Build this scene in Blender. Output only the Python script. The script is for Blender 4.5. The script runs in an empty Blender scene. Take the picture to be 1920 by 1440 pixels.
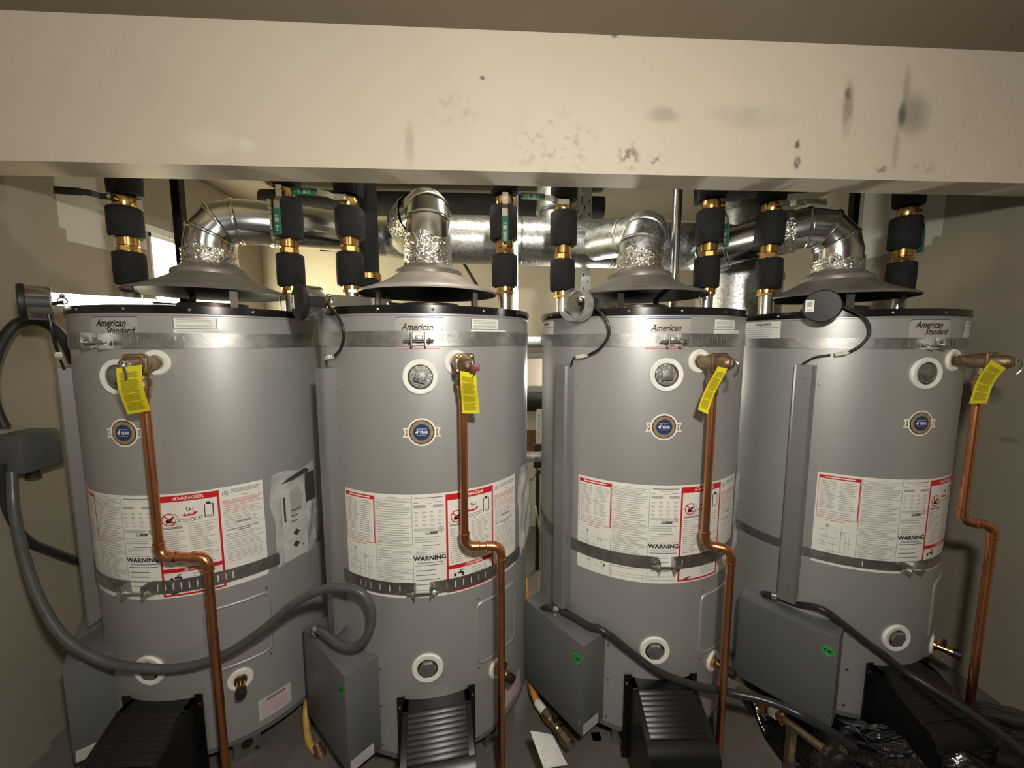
import bpy, bmesh, math, random
from mathutils import Matrix, Vector, Euler

# ------------------------------------------------------------------ camera, world, lights, exposure
S = bpy.context.scene
COL = S.collection
H = 1.35                                   # camera height above the floor
PITCH, YAW, F_PX = math.radians(6.2), math.radians(3.0), 740.0
cam_d = bpy.data.cameras.new('camera')
cam_d.sensor_fit = 'HORIZONTAL'; cam_d.sensor_width = 36.0
cam_d.lens = F_PX / 1920.0 * 36.0
cam_d.clip_start = 0.02
cam = bpy.data.objects.new('camera', cam_d); COL.objects.link(cam)
cam.location = (0, 0, H)
cam.rotation_euler = (math.pi/2 - PITCH, 0, -YAW)
S.camera = cam

w = bpy.data.worlds.new('world'); S.world = w; w.use_nodes = True
w.node_tree.nodes['Background'].inputs[0].default_value = (0.5, 0.48, 0.45, 1)
w.node_tree.nodes['Background'].inputs[1].default_value = 0.05
S.view_settings.view_transform = 'Standard'
S.view_settings.look = 'None'
S.view_settings.gamma = 1.0
S.view_settings.use_curve_mapping = False
S.view_settings.exposure = 0.0

BULB = (0.14, -0.08, 0.32)                 # bare pendant bulb, relative to the camera
BULB_POWER = 900.0                         # emission strength of the bulb glass
BULB2 = (-0.85, -0.15, 0.62)               # softer globe lamp
BULB2_POWER = 15.0
WIN_POWER = 16.0                           # lit window in the left wall of the back bay
TUBE_POWER = 38.0                          # fluorescent tube over the back bay
BACK_FILL_POWER = 190.0                     # unseen light added behind the heaters to brighten the back wall

R = 0.35
T = [(-.975, 1.463), (-.2215, 1.430), (.542, 1.459), (1.314, 1.471)]
TH = [-5.0, 4.7, -6.2, -0.5]
X_L, X_R, Y_B, Y_F, Z_C = -1.50, 1.90, 2.75, -3.20, 0.825
BEAM_Y0, BEAM_Y1, BEAM_Z = 1.15, 1.25, 0.472
D = math.radians
rnd = random.Random(7)

# ------------------------------------------------------------------ pixel helpers (1920x1440 frame)
def ray(px, py):
    x = (px - 960) / F_PX; u = (720 - py) / F_PX
    h = math.cos(PITCH) + u*math.sin(PITCH); z = -math.sin(PITCH) + u*math.cos(PITCH)
    return (x*math.cos(YAW) + h*math.sin(YAW), -x*math.sin(YAW) + h*math.cos(YAW), z)
def at_y(px, py, y):
    d = ray(px, py); t = y / d[1]
    return Vector((d[0]*t, y, d[2]*t + H))
def at_x(px, py, x):
    d = ray(px, py); t = x / d[0]
    return Vector((x, d[1]*t, d[2]*t + H))
def at_tank(px, py, i, r):
    d = ray(px, py); cx, cy = T[i]
    a = d[0]**2 + d[1]**2; b = -(d[0]*cx + d[1]*cy); c = cx*cx + cy*cy - r*r
    q = b*b - a*c
    t = (-b - math.sqrt(max(q, 0))) / a
    return Vector((d[0]*t, d[1]*t, d[2]*t + H))

# ------------------------------------------------------------------ materials
def new_mat(name):
    m = bpy.data.materials.new(name); m.use_nodes = True
    nt = m.node_tree
    return m, nt, nt.nodes['Principled BSDF']
def mat(name, col, rough=0.5, metal=0.0, var=0.0, vscale=8.0, bump=0.0, bscale=40.0, spec=0.5,
        emit=None, estr=0.0, alpha=1.0, trans=0.0, stretch=(1, 1, 1), detail=4.0):
    m, nt, b = new_mat(name)
    b.inputs['Base Color'].default_value = (*col, 1)
    b.inputs['Roughness'].default_value = rough
    b.inputs['Metallic'].default_value = metal
    b.inputs['Specular IOR Level'].default_value = spec
    if alpha < 1: b.inputs['Alpha'].default_value = alpha
    if trans: b.inputs['Transmission Weight'].default_value = trans
    if emit:
        b.inputs['Emission Color'].default_value = (*emit, 1)
        b.inputs['Emission Strength'].default_value = estr
    if var or bump:
        tc = nt.nodes.new('ShaderNodeTexCoord'); mp = nt.nodes.new('ShaderNodeMapping')
        mp.inputs['Scale'].default_value = stretch
        nt.links.new(tc.outputs['Object'], mp.inputs['Vector'])
    if var:
        n = nt.nodes.new('ShaderNodeTexNoise'); n.inputs['Scale'].default_value = vscale
        n.inputs['Detail'].default_value = detail
        nt.links.new(mp.outputs[0], n.inputs['Vector'])
        r = nt.nodes.new('ShaderNodeValToRGB')
        r.color_ramp.elements[0].position = .3; r.color_ramp.elements[1].position = .7
        r.color_ramp.elements[0].color = (*[c*(1-var) for c in col], 1)
        r.color_ramp.elements[1].color = (*[min(1, c*(1+var)) for c in col], 1)
        nt.links.new(n.outputs['Fac'], r.inputs['Fac'])
        nt.links.new(r.outputs[0], b.inputs['Base Color'])
    if bump:
        n2 = nt.nodes.new('ShaderNodeTexNoise'); n2.inputs['Scale'].default_value = bscale
        n2.inputs['Detail'].default_value = 3
        nt.links.new(mp.outputs[0], n2.inputs['Vector'])
        bp = nt.nodes.new('ShaderNodeBump'); bp.inputs['Strength'].default_value = bump
        bp.inputs['Distance'].default_value = 0.01
        nt.links.new(n2.outputs['Fac'], bp.inputs['Height'])
        nt.links.new(bp.outputs[0], b.inputs['Normal'])
    return m

def spangle_mat(name, c0, c1, scale, rough, bump=0.0):
    m, nt, b = new_mat(name)
    tc = nt.nodes.new('ShaderNodeTexCoord'); v = nt.nodes.new('ShaderNodeTexVoronoi')
    v.inputs['Scale'].default_value = scale
    nt.links.new(tc.outputs['Object'], v.inputs['Vector'])
    sp = nt.nodes.new('ShaderNodeSeparateColor'); nt.links.new(v.outputs['Color'], sp.inputs[0])
    mx = nt.nodes.new('ShaderNodeMix'); mx.data_type = 'RGBA'
    mx.inputs[6].default_value = (*c0, 1); mx.inputs[7].default_value = (*c1, 1)
    nt.links.new(sp.outputs[0], mx.inputs[0]); nt.links.new(mx.outputs[2], b.inputs['Base Color'])
    mr = nt.nodes.new('ShaderNodeMapRange'); mr.inputs[3].default_value = rough-.12; mr.inputs[4].default_value = rough+.12
    nt.links.new(sp.outputs[1], mr.inputs[0]); nt.links.new(mr.outputs[0], b.inputs['Roughness'])
    b.inputs['Metallic'].default_value = 1.0
    if bump:
        bp = nt.nodes.new('ShaderNodeBump'); bp.inputs['Strength'].default_value = bump; bp.inputs['Distance'].default_value = .004
        nt.links.new(sp.outputs[2], bp.inputs['Height']); nt.links.new(bp.outputs[0], b.inputs['Normal'])
    return m

def stained_mat(name, base, stains, var=.05, bump=.06, boxes=()):
    """painted plaster; stains = (x, y, z, sx, sy, sz, colour, strength, noise scale, threshold)"""
    m, nt, b = new_mat(name)
    N, L = nt.nodes, nt.links
    geo = N.new('ShaderNodeNewGeometry')
    n = N.new('ShaderNodeTexNoise'); n.inputs['Scale'].default_value = 2.3; n.inputs['Detail'].default_value = 6
    L.new(geo.outputs['Position'], n.inputs['Vector'])
    r = N.new('ShaderNodeValToRGB')
    r.color_ramp.elements[0].position = .3; r.color_ramp.elements[1].position = .7
    r.color_ramp.elements[0].color = (*[c*(1-var) for c in base], 1)
    r.color_ramp.elements[1].color = (*[min(1, c*(1+var)) for c in base], 1)
    L.new(n.outputs['Fac'], r.inputs['Fac'])
    cur = r.outputs[0]
    def mix(fac, colour, cur):
        mx = N.new('ShaderNodeMix'); mx.data_type = 'RGBA'
        L.new(fac, mx.inputs[0]); L.new(cur, mx.inputs[6]); mx.inputs[7].default_value = (*colour, 1)
        return mx.outputs[2]
    for (x, y, z, sx, sy, sz, colour, strength, ns, th) in stains:
        sub = N.new('ShaderNodeVectorMath'); sub.operation = 'SUBTRACT'
        L.new(geo.outputs['Position'], sub.inputs[0]); sub.inputs[1].default_value = (x, y, z)
        mul = N.new('ShaderNodeVectorMath'); mul.operation = 'MULTIPLY'
        L.new(sub.outputs[0], mul.inputs[0]); mul.inputs[1].default_value = (1/sx, 1/sy, 1/sz)
        ln = N.new('ShaderNodeVectorMath'); ln.operation = 'LENGTH'; L.new(mul.outputs[0], ln.inputs[0])
        mr = N.new('ShaderNodeMapRange'); mr.interpolation_type = 'SMOOTHSTEP'
        mr.inputs[1].default_value = 1.0; mr.inputs[2].default_value = 0.25
        mr.inputs[3].default_value = 0.0; mr.inputs[4].default_value = strength
        L.new(ln.outputs['Value'], mr.inputs[0])
        fac = mr.outputs[0]
        if ns:
            nn = N.new('ShaderNodeTexNoise'); nn.inputs['Scale'].default_value = ns; nn.inputs['Detail'].default_value = 5
            L.new(geo.outputs['Position'], nn.inputs['Vector'])
            m2 = N.new('ShaderNodeMapRange'); m2.inputs[1].default_value = th-.05; m2.inputs[2].default_value = th+.07
            L.new(nn.outputs['Fac'], m2.inputs[0])
            mm = N.new('ShaderNodeMath'); mm.operation = 'MULTIPLY'
            L.new(fac, mm.inputs[0]); L.new(m2.outputs[0], mm.inputs[1]); fac = mm.outputs[0]
        cur = mix(fac, colour, cur)
    for (axis_lims, colour, strength) in boxes:      # sharp-edged patches of another colour
        sep = N.new('ShaderNodeSeparateXYZ'); L.new(geo.outputs['Position'], sep.inputs[0])
        fac = None
        for ax, lo, hi in axis_lims:
            for op, lim in (('GREATER_THAN', lo), ('LESS_THAN', hi)):
                g = N.new('ShaderNodeMath'); g.operation = op
                L.new(sep.outputs[ax], g.inputs[0]); g.inputs[1].default_value = lim
                if fac is None: fac = g.outputs[0]
                else:
                    mm = N.new('ShaderNodeMath'); mm.operation = 'MULTIPLY'
                    L.new(fac, mm.inputs[0]); L.new(g.outputs[0], mm.inputs[1]); fac = mm.outputs[0]
        mm = N.new('ShaderNodeMath'); mm.operation = 'MULTIPLY'; L.new(fac, mm.inputs[0]); mm.inputs[1].default_value = strength
        cur = mix(mm.outputs[0], colour, cur)
    L.new(cur, b.inputs['Base Color'])
    b.inputs['Roughness'].default_value = .62
    n2 = N.new('ShaderNodeTexNoise'); n2.inputs['Scale'].default_value = 55; n2.inputs['Detail'].default_value = 4
    L.new(geo.outputs['Position'], n2.inputs['Vector'])
    bp = N.new('ShaderNodeBump'); bp.inputs['Strength'].default_value = bump; bp.inputs['Distance'].default_value = .01
    L.new(n2.outputs['Fac'], bp.inputs['Height']); L.new(bp.outputs[0], b.inputs['Normal'])
    return m

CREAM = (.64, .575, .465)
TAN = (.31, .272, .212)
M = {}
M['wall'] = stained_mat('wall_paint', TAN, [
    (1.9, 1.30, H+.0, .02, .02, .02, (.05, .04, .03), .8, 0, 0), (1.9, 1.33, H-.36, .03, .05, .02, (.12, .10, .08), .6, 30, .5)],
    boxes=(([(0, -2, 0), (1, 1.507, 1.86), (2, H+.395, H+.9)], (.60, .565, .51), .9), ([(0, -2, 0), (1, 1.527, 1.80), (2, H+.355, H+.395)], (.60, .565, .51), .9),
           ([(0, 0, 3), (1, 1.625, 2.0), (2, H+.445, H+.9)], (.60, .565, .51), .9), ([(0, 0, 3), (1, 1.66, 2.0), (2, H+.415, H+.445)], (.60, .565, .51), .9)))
M['back_wall'] = stained_mat('back_wall_paint', (.66, .60, .47), [], var=.06)
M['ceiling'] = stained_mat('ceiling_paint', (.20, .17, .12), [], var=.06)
M['wall_dark'] = mat('dark_panelling', (.07, .06, .05), .6, 0, .2, 4)
M['tank'] = mat('tank_enamel', (.46, .457, .445), .42, .46, .06, 3, .015, 200, stretch=(1, 1, .2))
M['tank_dark'] = mat('tank_box_enamel', (.15, .155, .15), .42, .15, .06, 6, .02, 150)
M['black'] = mat('black_gloss', (.008, .008, .009), .22, 0, .1, 10)
M['channel'] = mat('channel_enamel', (.30, .298, .29), .42, .5, .05, 4)
M['louvre'] = mat('black_louvre', (.007, .0065, .0065), .34, 0, .1, 10)
M['black_matte'] = mat('black_matte', (.014, .013, .012), .5, 0, .2, 20)
M['white'] = mat('white_washer', (.88, .86, .79), .5, 0, .05, 20)
M['iron'] = mat('cast_plug', (.30, .29, .27), .45, .7, .25, 60, .25, 160)
M['label'] = mat('label_white', (.90, .88, .82), .42, 0, .03, 30)
M['label_dull'] = mat('label_dull', (.62, .57, .55), .45, 0, .05, 30)
M['plate'] = mat('logo_plate', (.56, .53, .48), .35, .3, .04, 30)
M['ink'] = mat('ink_black', (.015, .014, .013), .5)
M['ink_grey'] = mat('ink_grey', (.45, .435, .395), .5)
M['ink_dark'] = mat('ink_dark_grey', (.14, .13, .12), .5)
M['cover_grey'] = mat('cover_grey', (.06, .06, .058), .4)
M['red'] = mat('ink_red', (.62, .015, .02), .42)
M['pink'] = mat('ink_pink', (.62, .30, .27), .45)
M['blue'] = mat('ink_blue', (.02, .045, .16), .4)
M['blue_line'] = mat('ink_blue_line', (.08, .12, .30), .4)
M['gold'] = mat('ink_gold', (.60, .42, .20), .35, .5, .25, 60)
M['copper'] = mat('copper_tube', (.78, .34, .165), .30, 1, .14, 14, .02, 60)
M['brass'] = mat('brass', (.66, .43, .15), .24, 1, .18, 40)
M['bronze'] = mat('bronze_cast', (.30, .215, .13), .42, .85, .2, 60, .15, 220)
M['chrome'] = mat('zinc_bright', (.72, .71, .68), .22, 1, .1, 40)
M['strap'] = mat('galvanised_strap', (.46, .46, .44), .46, 1, .22, 30, .05, 120)
M['galv'] = spangle_mat('galvanised_duct', (.42, .44, .46), (.72, .73, .73), 130, .40, .15)
M['galv_smooth'] = mat('bright_galvanised', (.66, .67, .67), .20, 1, .12, 14)
M['steel'] = mat('steel_nipple', (.58, .57, .54), .32, 1, .15, 40)
M['foil'] = mat('crumpled_foil', (.80, .79, .75), .16, 1, .08, 30, 1.0, 75)
M['hood'] = mat('dusty_hood', (.27, .245, .215), .42, .35, .25, 9, .04, 60, stretch=(1, 1, 3))
M['hood_dust'] = mat('pale_dusty_hood', (.62, .57, .51), .42, .2, .22, 11, .04, 60)
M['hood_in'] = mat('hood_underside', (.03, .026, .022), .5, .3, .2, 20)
M['flue'] = mat('flue_collar', (.10, .075, .055), .4, .7, .3, 20)
M['foam'] = mat('foam_sleeve', (.011, .0105, .011), .78, 0, .35, 55, .55, 150)
M['green'] = mat('green_grip', (.02, .13, .07), .4, 0, .1, 30)
M['green_print'] = mat('green_print', (.30, .46, .36), .5)
M['green_sticker'] = mat('green_sticker', (.05, .42, .10), .5)
M['yellow'] = mat('yellow_tag', (.80, .70, .03), .38, 0, .06, 30)
M['yellow_print'] = mat('tag_print', (.42, .35, .015), .45)
M['maroon'] = mat('maroon_tag', (.16, .03, .035), .5)
M['conduit'] = mat('grey_conduit', (.085, .087, .085), .34, 0, .12, 30)
M['conduit_black'] = mat('black_conduit', (.028, .028, .028), .3, 0, .12, 30)
M['cable'] = mat('black_cable', (.012, .012, .012), .4)
M['nylon'] = mat('nylon_connector', (.72, .68, .55), .5)
M['gas_yellow'] = mat('yellow_gas_hose', (.55, .34, .09), .42, 0, .2, 30)
M['gas_orange'] = mat('orange_gas_hose', (.58, .25, .06), .42, 0, .2, 30)
M['pouch'] = mat('clear_pouch', (.62, .62, .60), .18, .25, .2, 18, .5, 26)
M['paper'] = mat('paper', (.62, .60, .57), .6, 0, .1, 25)
M['plastic'] = mat('black_plastic_sheet', (.004, .004, .006), .10, 0, 0, 10, .55, 24, spec=.7)
M['floor'] = mat('concrete_floor', (.13, .115, .10), .8, 0, .22, 6, .2, 60)
M['wood'] = mat('brown_wood', (.16, .075, .035), .6, 0, .3, 10, stretch=(6, 1, 1))
M['strut_white'] = mat('pale_strut', (.74, .74, .70), .35, .6, .06, 20)
M['bulb'] = mat('bulb_glass', (1, 1, 1), .4, emit=(1.0, .945, .86), estr=BULB_POWER)
M['bulb2'] = mat('bulb_glass_weak', (1, 1, 1), .4, emit=(1.0, .945, .86), estr=BULB2_POWER)
M['window'] = mat('lit_window_pane', (.9, .9, .8), .4, emit=(1.0, .90, .62), estr=WIN_POWER)
M['tube'] = mat('fluorescent_tube', (1, 1, 1), .4, emit=(1.0, .94, .78), estr=TUBE_POWER)
M['back_fill'] = mat('back_fill_globe', (1, 1, 1), .4, emit=(1.0, .95, .84), estr=BACK_FILL_POWER)
M['white_enamel'] = mat('white_enamel', (.75, .74, .70), .4)
M['clear'] = mat('clear_cover', (.75, .74, .70), .12, 0, alpha=.28)

def beam_stains():
    z = lambda py, px: at_y(px, py, BEAM_Y0)
    def P(px, py): return at_y(px, py, BEAM_Y0)
    out = []
    def st(px, py, wpx, hpx, col, s, ns=0, th=.5):
        p = P(px, py); k = 1.15/740*1.05
        out.append((p.x, p.y, p.z, wpx*k, 1.0, hpx*k, col, s, ns, th))
    st(1692, 215, 11, 30, (.06, .05, .04), .85)
    st(1712, 215, 45, 50, (.20, .17, .14), .55, 12, .42)
    st(1700, 165, 10, 45, (.26, .22, .18), .5)
    st(1680, 280, 9, 50, (.33, .29, .24), .5)
    st(1590, 202, 14, 62, (.36, .27, .22), .85)
    st(1590, 175, 9, 14, (.20, .13, .10), .8, 45, .5)
    st(1589, 235, 9, 22, (.60, .50, .44), .8, 50, .48)
    st(1180, 292, 26, 30, (.20, .15, .11), .8, 55, .53)
    st(1230, 305, 26, 22, (.22, .17, .13), .7, 60, .56)
    st(1245, 215, 40, 18, (.36, .31, .26), .6, 9, .42)
    st(1040, 270, 110, 70, (.42, .34, .28), .6, 48, .58)
    st(850, 205, 60, 40, (.44, .37, .30), .5, 40, .56)
    st(768, 270, 12, 50, (.43, .37, .31), .6)
    st(395, 265, 62, 30, (.70, .65, .55), .75, 7, .38)
    st(462, 272, 20, 16, (.72, .67, .57), .8)
    st(1495, 273, 7, 14, (.15, .11, .08), .9, 60, .45)
    st(1495, 305, 9, 16, (.12, .09, .07), .9, 60, .45)
    st(1655, 317, 18, 10, (.20, .16, .12), .8, 60, .5)
    st(1730, 314, 30, 14, (.28, .23, .18), .6, 50, .5)
    st(905, 146, 7, 5, (.16, .12, .09), .9, 80, .45)
    st(1400, 220, 120, 26, (.46, .40, .33), .5, 5, .42)
    st(1152, 66, 9, 6, (.16, .12, .09), .9, 60, .4)
    return out
M['beam'] = stained_mat('header_paint', CREAM, beam_stains(), var=.04, bump=.12)

# ------------------------------------------------------------------ mesh helpers
class MB:
    def __init__(s): s.v, s.f, s.m = [], [], []
    def add(s, verts, faces, m=0, X=None):
        o = len(s.v)
        for p in verts:
            p = Vector(p); s.v.append(X @ p if X is not None else p)
        for f in faces: s.f.append([o+i for i in f]); s.m.append(m)
        return s
    def box(s, c, size, m=0, X=None, bev=0.0):
        bm = bmesh.new(); bmesh.ops.create_cube(bm, size=1.0)
        for v in bm.verts: v.co = Vector((v.co.x*size[0]+c[0], v.co.y*size[1]+c[1], v.co.z*size[2]+c[2]))
        if bev: bmesh.ops.bevel(bm, geom=bm.edges[:], offset=bev, segments=2, affect='EDGES', profile=.5)
        bm.verts.index_update()
        s.add([v.co.copy() for v in bm.verts], [[v.index for v in f.verts] for f in bm.faces], m, X)
        bm.free(); return s
    def lathe(s, prof, seg=32, m=0, X=None, cap0=False, cap1=False):
        vs, fs = [], []
        for r, z in prof:
            for k in range(seg):
                a = 2*math.pi*k/seg; vs.append((r*math.cos(a), r*math.sin(a), z))
        for i in range(len(prof)-1):
            for k in range(seg):
                k2 = (k+1) % seg
                fs.append([i*seg+k, i*seg+k2, (i+1)*seg+k2, (i+1)*seg+k])
        if cap0: fs.append([k for k in reversed(range(seg))])
        if cap1: fs.append([(len(prof)-1)*seg+k for k in range(seg)])
        return s.add(vs, fs, m, X)
    def cyl(s, r, z0, z1, seg=24, m=0, X=None, r1=None):
        return s.lathe([(r, z0), (r if r1 is None else r1, z1)], seg, m, X, True, True)
    def tube(s, pts, r, seg=12, m=0, X=None, caps=True):
        pts = [Vector(p) for p in pts]; n = len(pts)
        rs = r if isinstance(r, (list, tuple)) else [r]*n
        vs, fs = [], []
        tang = []
        for i in range(n):
            t = pts[min(i+1, n-1)] - pts[max(i-1, 0)]
            tang.append(t.normalized())
        up = Vector((0, 0, 1)) if abs(tang[0].z) < .9 else Vector((1, 0, 0))
        u = tang[0].cross(up).normalized()
        for i in range(n):
            t = tang[i]; u = (u - t*u.dot(t)).normalized(); q = t.cross(u)
            for k in range(seg):
                a = 2*math.pi*k/seg
                vs.append(pts[i] + (u*math.cos(a) + q*math.sin(a))*rs[i])
        for i in range(n-1):
            for k in range(seg):
                k2 = (k+1) % seg
                fs.append([i*seg+k, i*seg+k2, (i+1)*seg+k2, (i+1)*seg+k])
        if caps:
            fs.append([k for k in reversed(range(seg))]); fs.append([(n-1)*seg+k for k in range(seg)])
        return s.add(vs, fs, m, X)
    def sphere(s, r, seg=16, m=0, X=None, sc=(1, 1, 1)):
        n = seg//2
        prof = [(r*math.sin(math.pi*i/n)+1e-5, -r*math.cos(math.pi*i/n)) for i in range(n+1)]
        Y = Matrix.Diagonal((*sc, 1)); return s.lathe(prof, seg, m, (X @ Y) if X is not None else Y)
    def mesh(s, name, mats, smooth=True, ang=35):
        me = bpy.data.meshes.new(name)
        me.from_pydata([tuple(v) for v in s.v], [], s.f); me.update()
        for k in (mats if isinstance(mats, (list, tuple)) else [mats]): me.materials.append(M[k])
        me.polygons.foreach_set('material_index', s.m)
        bm = bmesh.new(); bm.from_mesh(me); bmesh.ops.recalc_face_normals(bm, faces=bm.faces[:]); bm.to_mesh(me); bm.free()
        if smooth:
            me.shade_smooth(); me.set_sharp_from_angle(angle=D(ang))
        return me
    def build(s, name, mats, parent=None, smooth=True, ang=35):
        return link(name, s.mesh(name, mats, smooth, ang), parent)

def link(name, data, parent=None):
    o = bpy.data.objects.new(name, data); COL.objects.link(o)
    if parent is not None: o.parent = parent
    return o
def tag(o, label, cat=None, group=None, kind=None):
    o['label'] = label
    if cat: o['category'] = cat
    if group: o['group'] = group
    if kind: o['kind'] = kind
    return o
def thing(name, label, cat, loc=(0, 0, 0), rz=0.0, group=None):
    o = link(name, None); o.location = loc; o.rotation_euler = (0, 0, rz)
    return tag(o, label, cat, group)
def struct(name, mb, mats, label=None, smooth=False, parent=None):
    o = mb.build(name, mats, parent, smooth)
    if parent is None:
        o['kind'] = 'structure'
        if label: o['label'] = label
    return o
def Tr(x, y, z): return Matrix.Translation((x, y, z))
def RX(a): return Matrix.Rotation(D(a), 4, 'X')
def RY(a): return Matrix.Rotation(D(a), 4, 'Y')
def RZ(a): return Matrix.Rotation(D(a), 4, 'Z')
def radial(a, z, r=R):
    """frame on a tank's jacket: x along the girth, y up, z outwards"""
    a = D(a); c, s = math.cos(a), math.sin(a)
    return Matrix(((c, 0, s, s*r), (s, 0, -c, -c*r), (0, 1, 0, z+H), (0, 0, 0, 1)))
def smooth_path(pts, n=8):
    pts = [Vector(p) for p in pts]; out = []
    P = [pts[0]*2-pts[1]] + pts + [pts[-1]*2-pts[-2]]
    for i in range(1, len(P)-2):
        p0, p1, p2, p3 = P[i-1:i+3]
        for k in range(n):
            t = k/n
            out.append(.5*((2*p1) + (p2-p0)*t + (2*p0-5*p1+4*p2-p3)*t*t + (3*p1-p0-3*p2+p3)*t**3))
    out.append(pts[-1]); return out
def align(p, d):
    """matrix that puts local z along d at p"""
    q = Vector(d).normalized().to_track_quat('Z', 'Y'); return Tr(*p) @ q.to_matrix().to_4x4()

_font_cache = {}
def text2d(body, size, shear=0.0, offset=0.0, sx=1.0):
    key = (body, size, shear, offset, sx)
    if key not in _font_cache:
        cu = bpy.data.curves.new('lettering', 'FONT'); cu.body = body; cu.size = size
        cu.shear = shear; cu.offset = offset; cu.align_x = 'CENTER'; cu.align_y = 'CENTER'; cu.resolution_u = 3
        o = bpy.data.objects.new('lettering', cu); COL.objects.link(o)
        dg = bpy.context.evaluated_depsgraph_get(); ev = o.evaluated_get(dg); me = ev.to_mesh()
        vs = [(v.co.x*sx, v.co.y) for v in me.vertices]; fs = [list(p.vertices) for p in me.polygons]
        ev.to_mesh_clear(); bpy.data.objects.remove(o); bpy.data.curves.remove(cu)
        _font_cache[key] = (vs, fs)
    return _font_cache[key]

def cm(a, z, h):                      # point on the jacket: angle in degrees, height relative to the camera, height above skin
    a = D(a); r = R + h
    return (r*math.sin(a), -r*math.cos(a), z + H)
DEG = 180/math.pi/R                   # degrees per metre of girth
class Skin(MB):
    """prints and plates wrapped on the jacket"""
    def strip(s, a0, a1, lo, hi, h, m=0, n=None):
        n = n or max(1, int(abs(a1-a0)/1.6)+1)
        f = (lambda t: lo) if not callable(lo) else lo
        g = (lambda t: hi) if not callable(hi) else hi
        vs = []
        for k in range(n+1):
            a = a0+(a1-a0)*k/n; vs += [cm(a, f(a), h), cm(a, g(a), h)]
        return s.add(vs, [[2*k, 2*k+2, 2*k+3, 2*k+1] for k in range(n)], m)
    def bar(s, a0, a1, zc, t, h, m): return s.strip(a0, a1, zc-t/2, zc+t/2, h, m, max(1, int(abs(a1-a0)/4)+1))
    def vbar(s, ac, w, z0, z1, h, m): return s.strip(ac-w/2*DEG, ac+w/2*DEG, z0, z1, h, m, 1)
    def rrect(s, a0, a1, z0, z1, rad, h, m=0, corners='abcd'):
        ra = rad*DEG
        def ins(a):
            d = min(a-a0, a1-a)
            return rad if d <= 0 else (0 if d >= ra else rad - math.sqrt(max(0, rad*rad-((ra-d)/DEG)**2)))
        edge = [ra*(1-math.cos(math.pi/2*k/4)) for k in range(5)]
        As = [a0+e for e in edge] + [a0+ra+(a1-a0-2*ra)*k/12 for k in range(1, 12)] + [a1-e for e in reversed(edge)]
        vs = []
        for a in As:
            left = a < (a0+a1)/2
            top = z1-(ins(a) if ('a' if left else 'b') in corners else 0)
            bot = z0+(ins(a) if ('d' if left else 'c') in corners else 0)
            vs += [cm(a, bot, h), cm(a, top, h)]
        return s.add(vs, [[2*k, 2*k+2, 2*k+3, 2*k+1] for k in range(len(As)-1)], m)
    def disc(s, ac, zc, r, h, m=0, n=28, sc=0.0):
        vs = [cm(ac, zc, h)]
        for k in range(n):
            q = 2*math.pi*k/n; rr = r*(1+(sc if k % 2 else 0))
            vs.append(cm(ac+rr*math.cos(q)*DEG, zc+rr*math.sin(q), h))
        return s.add(vs, [[0, 1+k, 1+(k+1) % n] for k in range(n)], m)
    def ring(s, ac, zc, r0, r1, h, m=0, n=28):
        vs = []
        for k in range(n):
            q = 2*math.pi*k/n
            for r in (r0, r1): vs.append(cm(ac+r*math.cos(q)*DEG, zc+r*math.sin(q), h))
        return s.add(vs, [[2*k, 2*((k+1) % n), 2*((k+1) % n)+1, 2*k+1] for k in range(n)], m)
    def poly(s, pts, h, m=0): return s.add([cm(a, z, h) for a, z in pts], [list(range(len(pts)))], m)
    def text(s, body, ac, zc, size, h, m, shear=0, offset=0, sx=1.0):
        vs, fs = text2d(body, size, shear, offset, sx)
        return s.add([cm(ac+x*DEG, zc+y, h) for x, y in vs], fs, m)
    def lines(s, a0, a1, z0, z1, n, t, h, m, lo=.7, rg=None):
        rg = rg or rnd
        if n > 3: n = max(3, int(n*.68)); t *= 1.15
        for k in range(n):
            z = z0+(z1-z0)*(k+.5)/n
            s.bar(a0, a0+(a1-a0)*(lo+(1-lo)*rg.random()), z, t, h, m)

# ------------------------------------------------------------------ the room
b = MB().box(((X_L+X_R)/2, (Y_B+Y_F)/2, -.05), (X_R-X_L+.6, Y_B-Y_F+.4, .1)); struct('floor', b, 'floor', 'bare concrete floor under the heaters')
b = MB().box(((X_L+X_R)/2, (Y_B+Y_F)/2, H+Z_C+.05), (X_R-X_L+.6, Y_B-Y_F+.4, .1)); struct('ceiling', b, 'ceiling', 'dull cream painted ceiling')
# left wall with the lit window opening
WY0, WY1, WZ0, WZ1 = 1.875, 2.45, H-.25, H+.475
b = MB()
top = H+Z_C
b.box((X_L-.1, (Y_F+WY0)/2, top/2), (.2, WY0-Y_F, top))
b.box((X_L-.1, (WY1+Y_B)/2, top/2), (.2, Y_B-WY1, top))
b.box((X_L-.1, (WY0+WY1)/2, WZ0/2), (.2, WY1-WY0, WZ0))
b.box((X_L-.1, (WY0+WY1)/2, (WZ1+top)/2), (.2, WY1-WY0, top-WZ1))
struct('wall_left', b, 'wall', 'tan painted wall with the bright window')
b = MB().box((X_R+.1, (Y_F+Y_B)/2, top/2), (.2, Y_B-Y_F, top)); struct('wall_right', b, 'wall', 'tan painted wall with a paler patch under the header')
b = MB().box(((X_L+X_R)/2, Y_B+.1, top/2), (X_R-X_L+.4, .2, top)); struct('wall_back', b, 'back_wall', 'cream wall behind the row of heaters')
b = MB().box(((X_L+X_R)/2, Y_F-.1, top/2), (X_R-X_L+.4, .2, top)); struct('wall_front', b, 'wall_dark', 'dark wall facing the heaters')
win = thing('window_1', 'brightly lit pale yellow window in the wall', None, (X_L, (WY0+WY1)/2, WZ0)); win['kind'] = 'structure'
dy, dz = (WY1-WY0)/2, WZ1-WZ0
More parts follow.
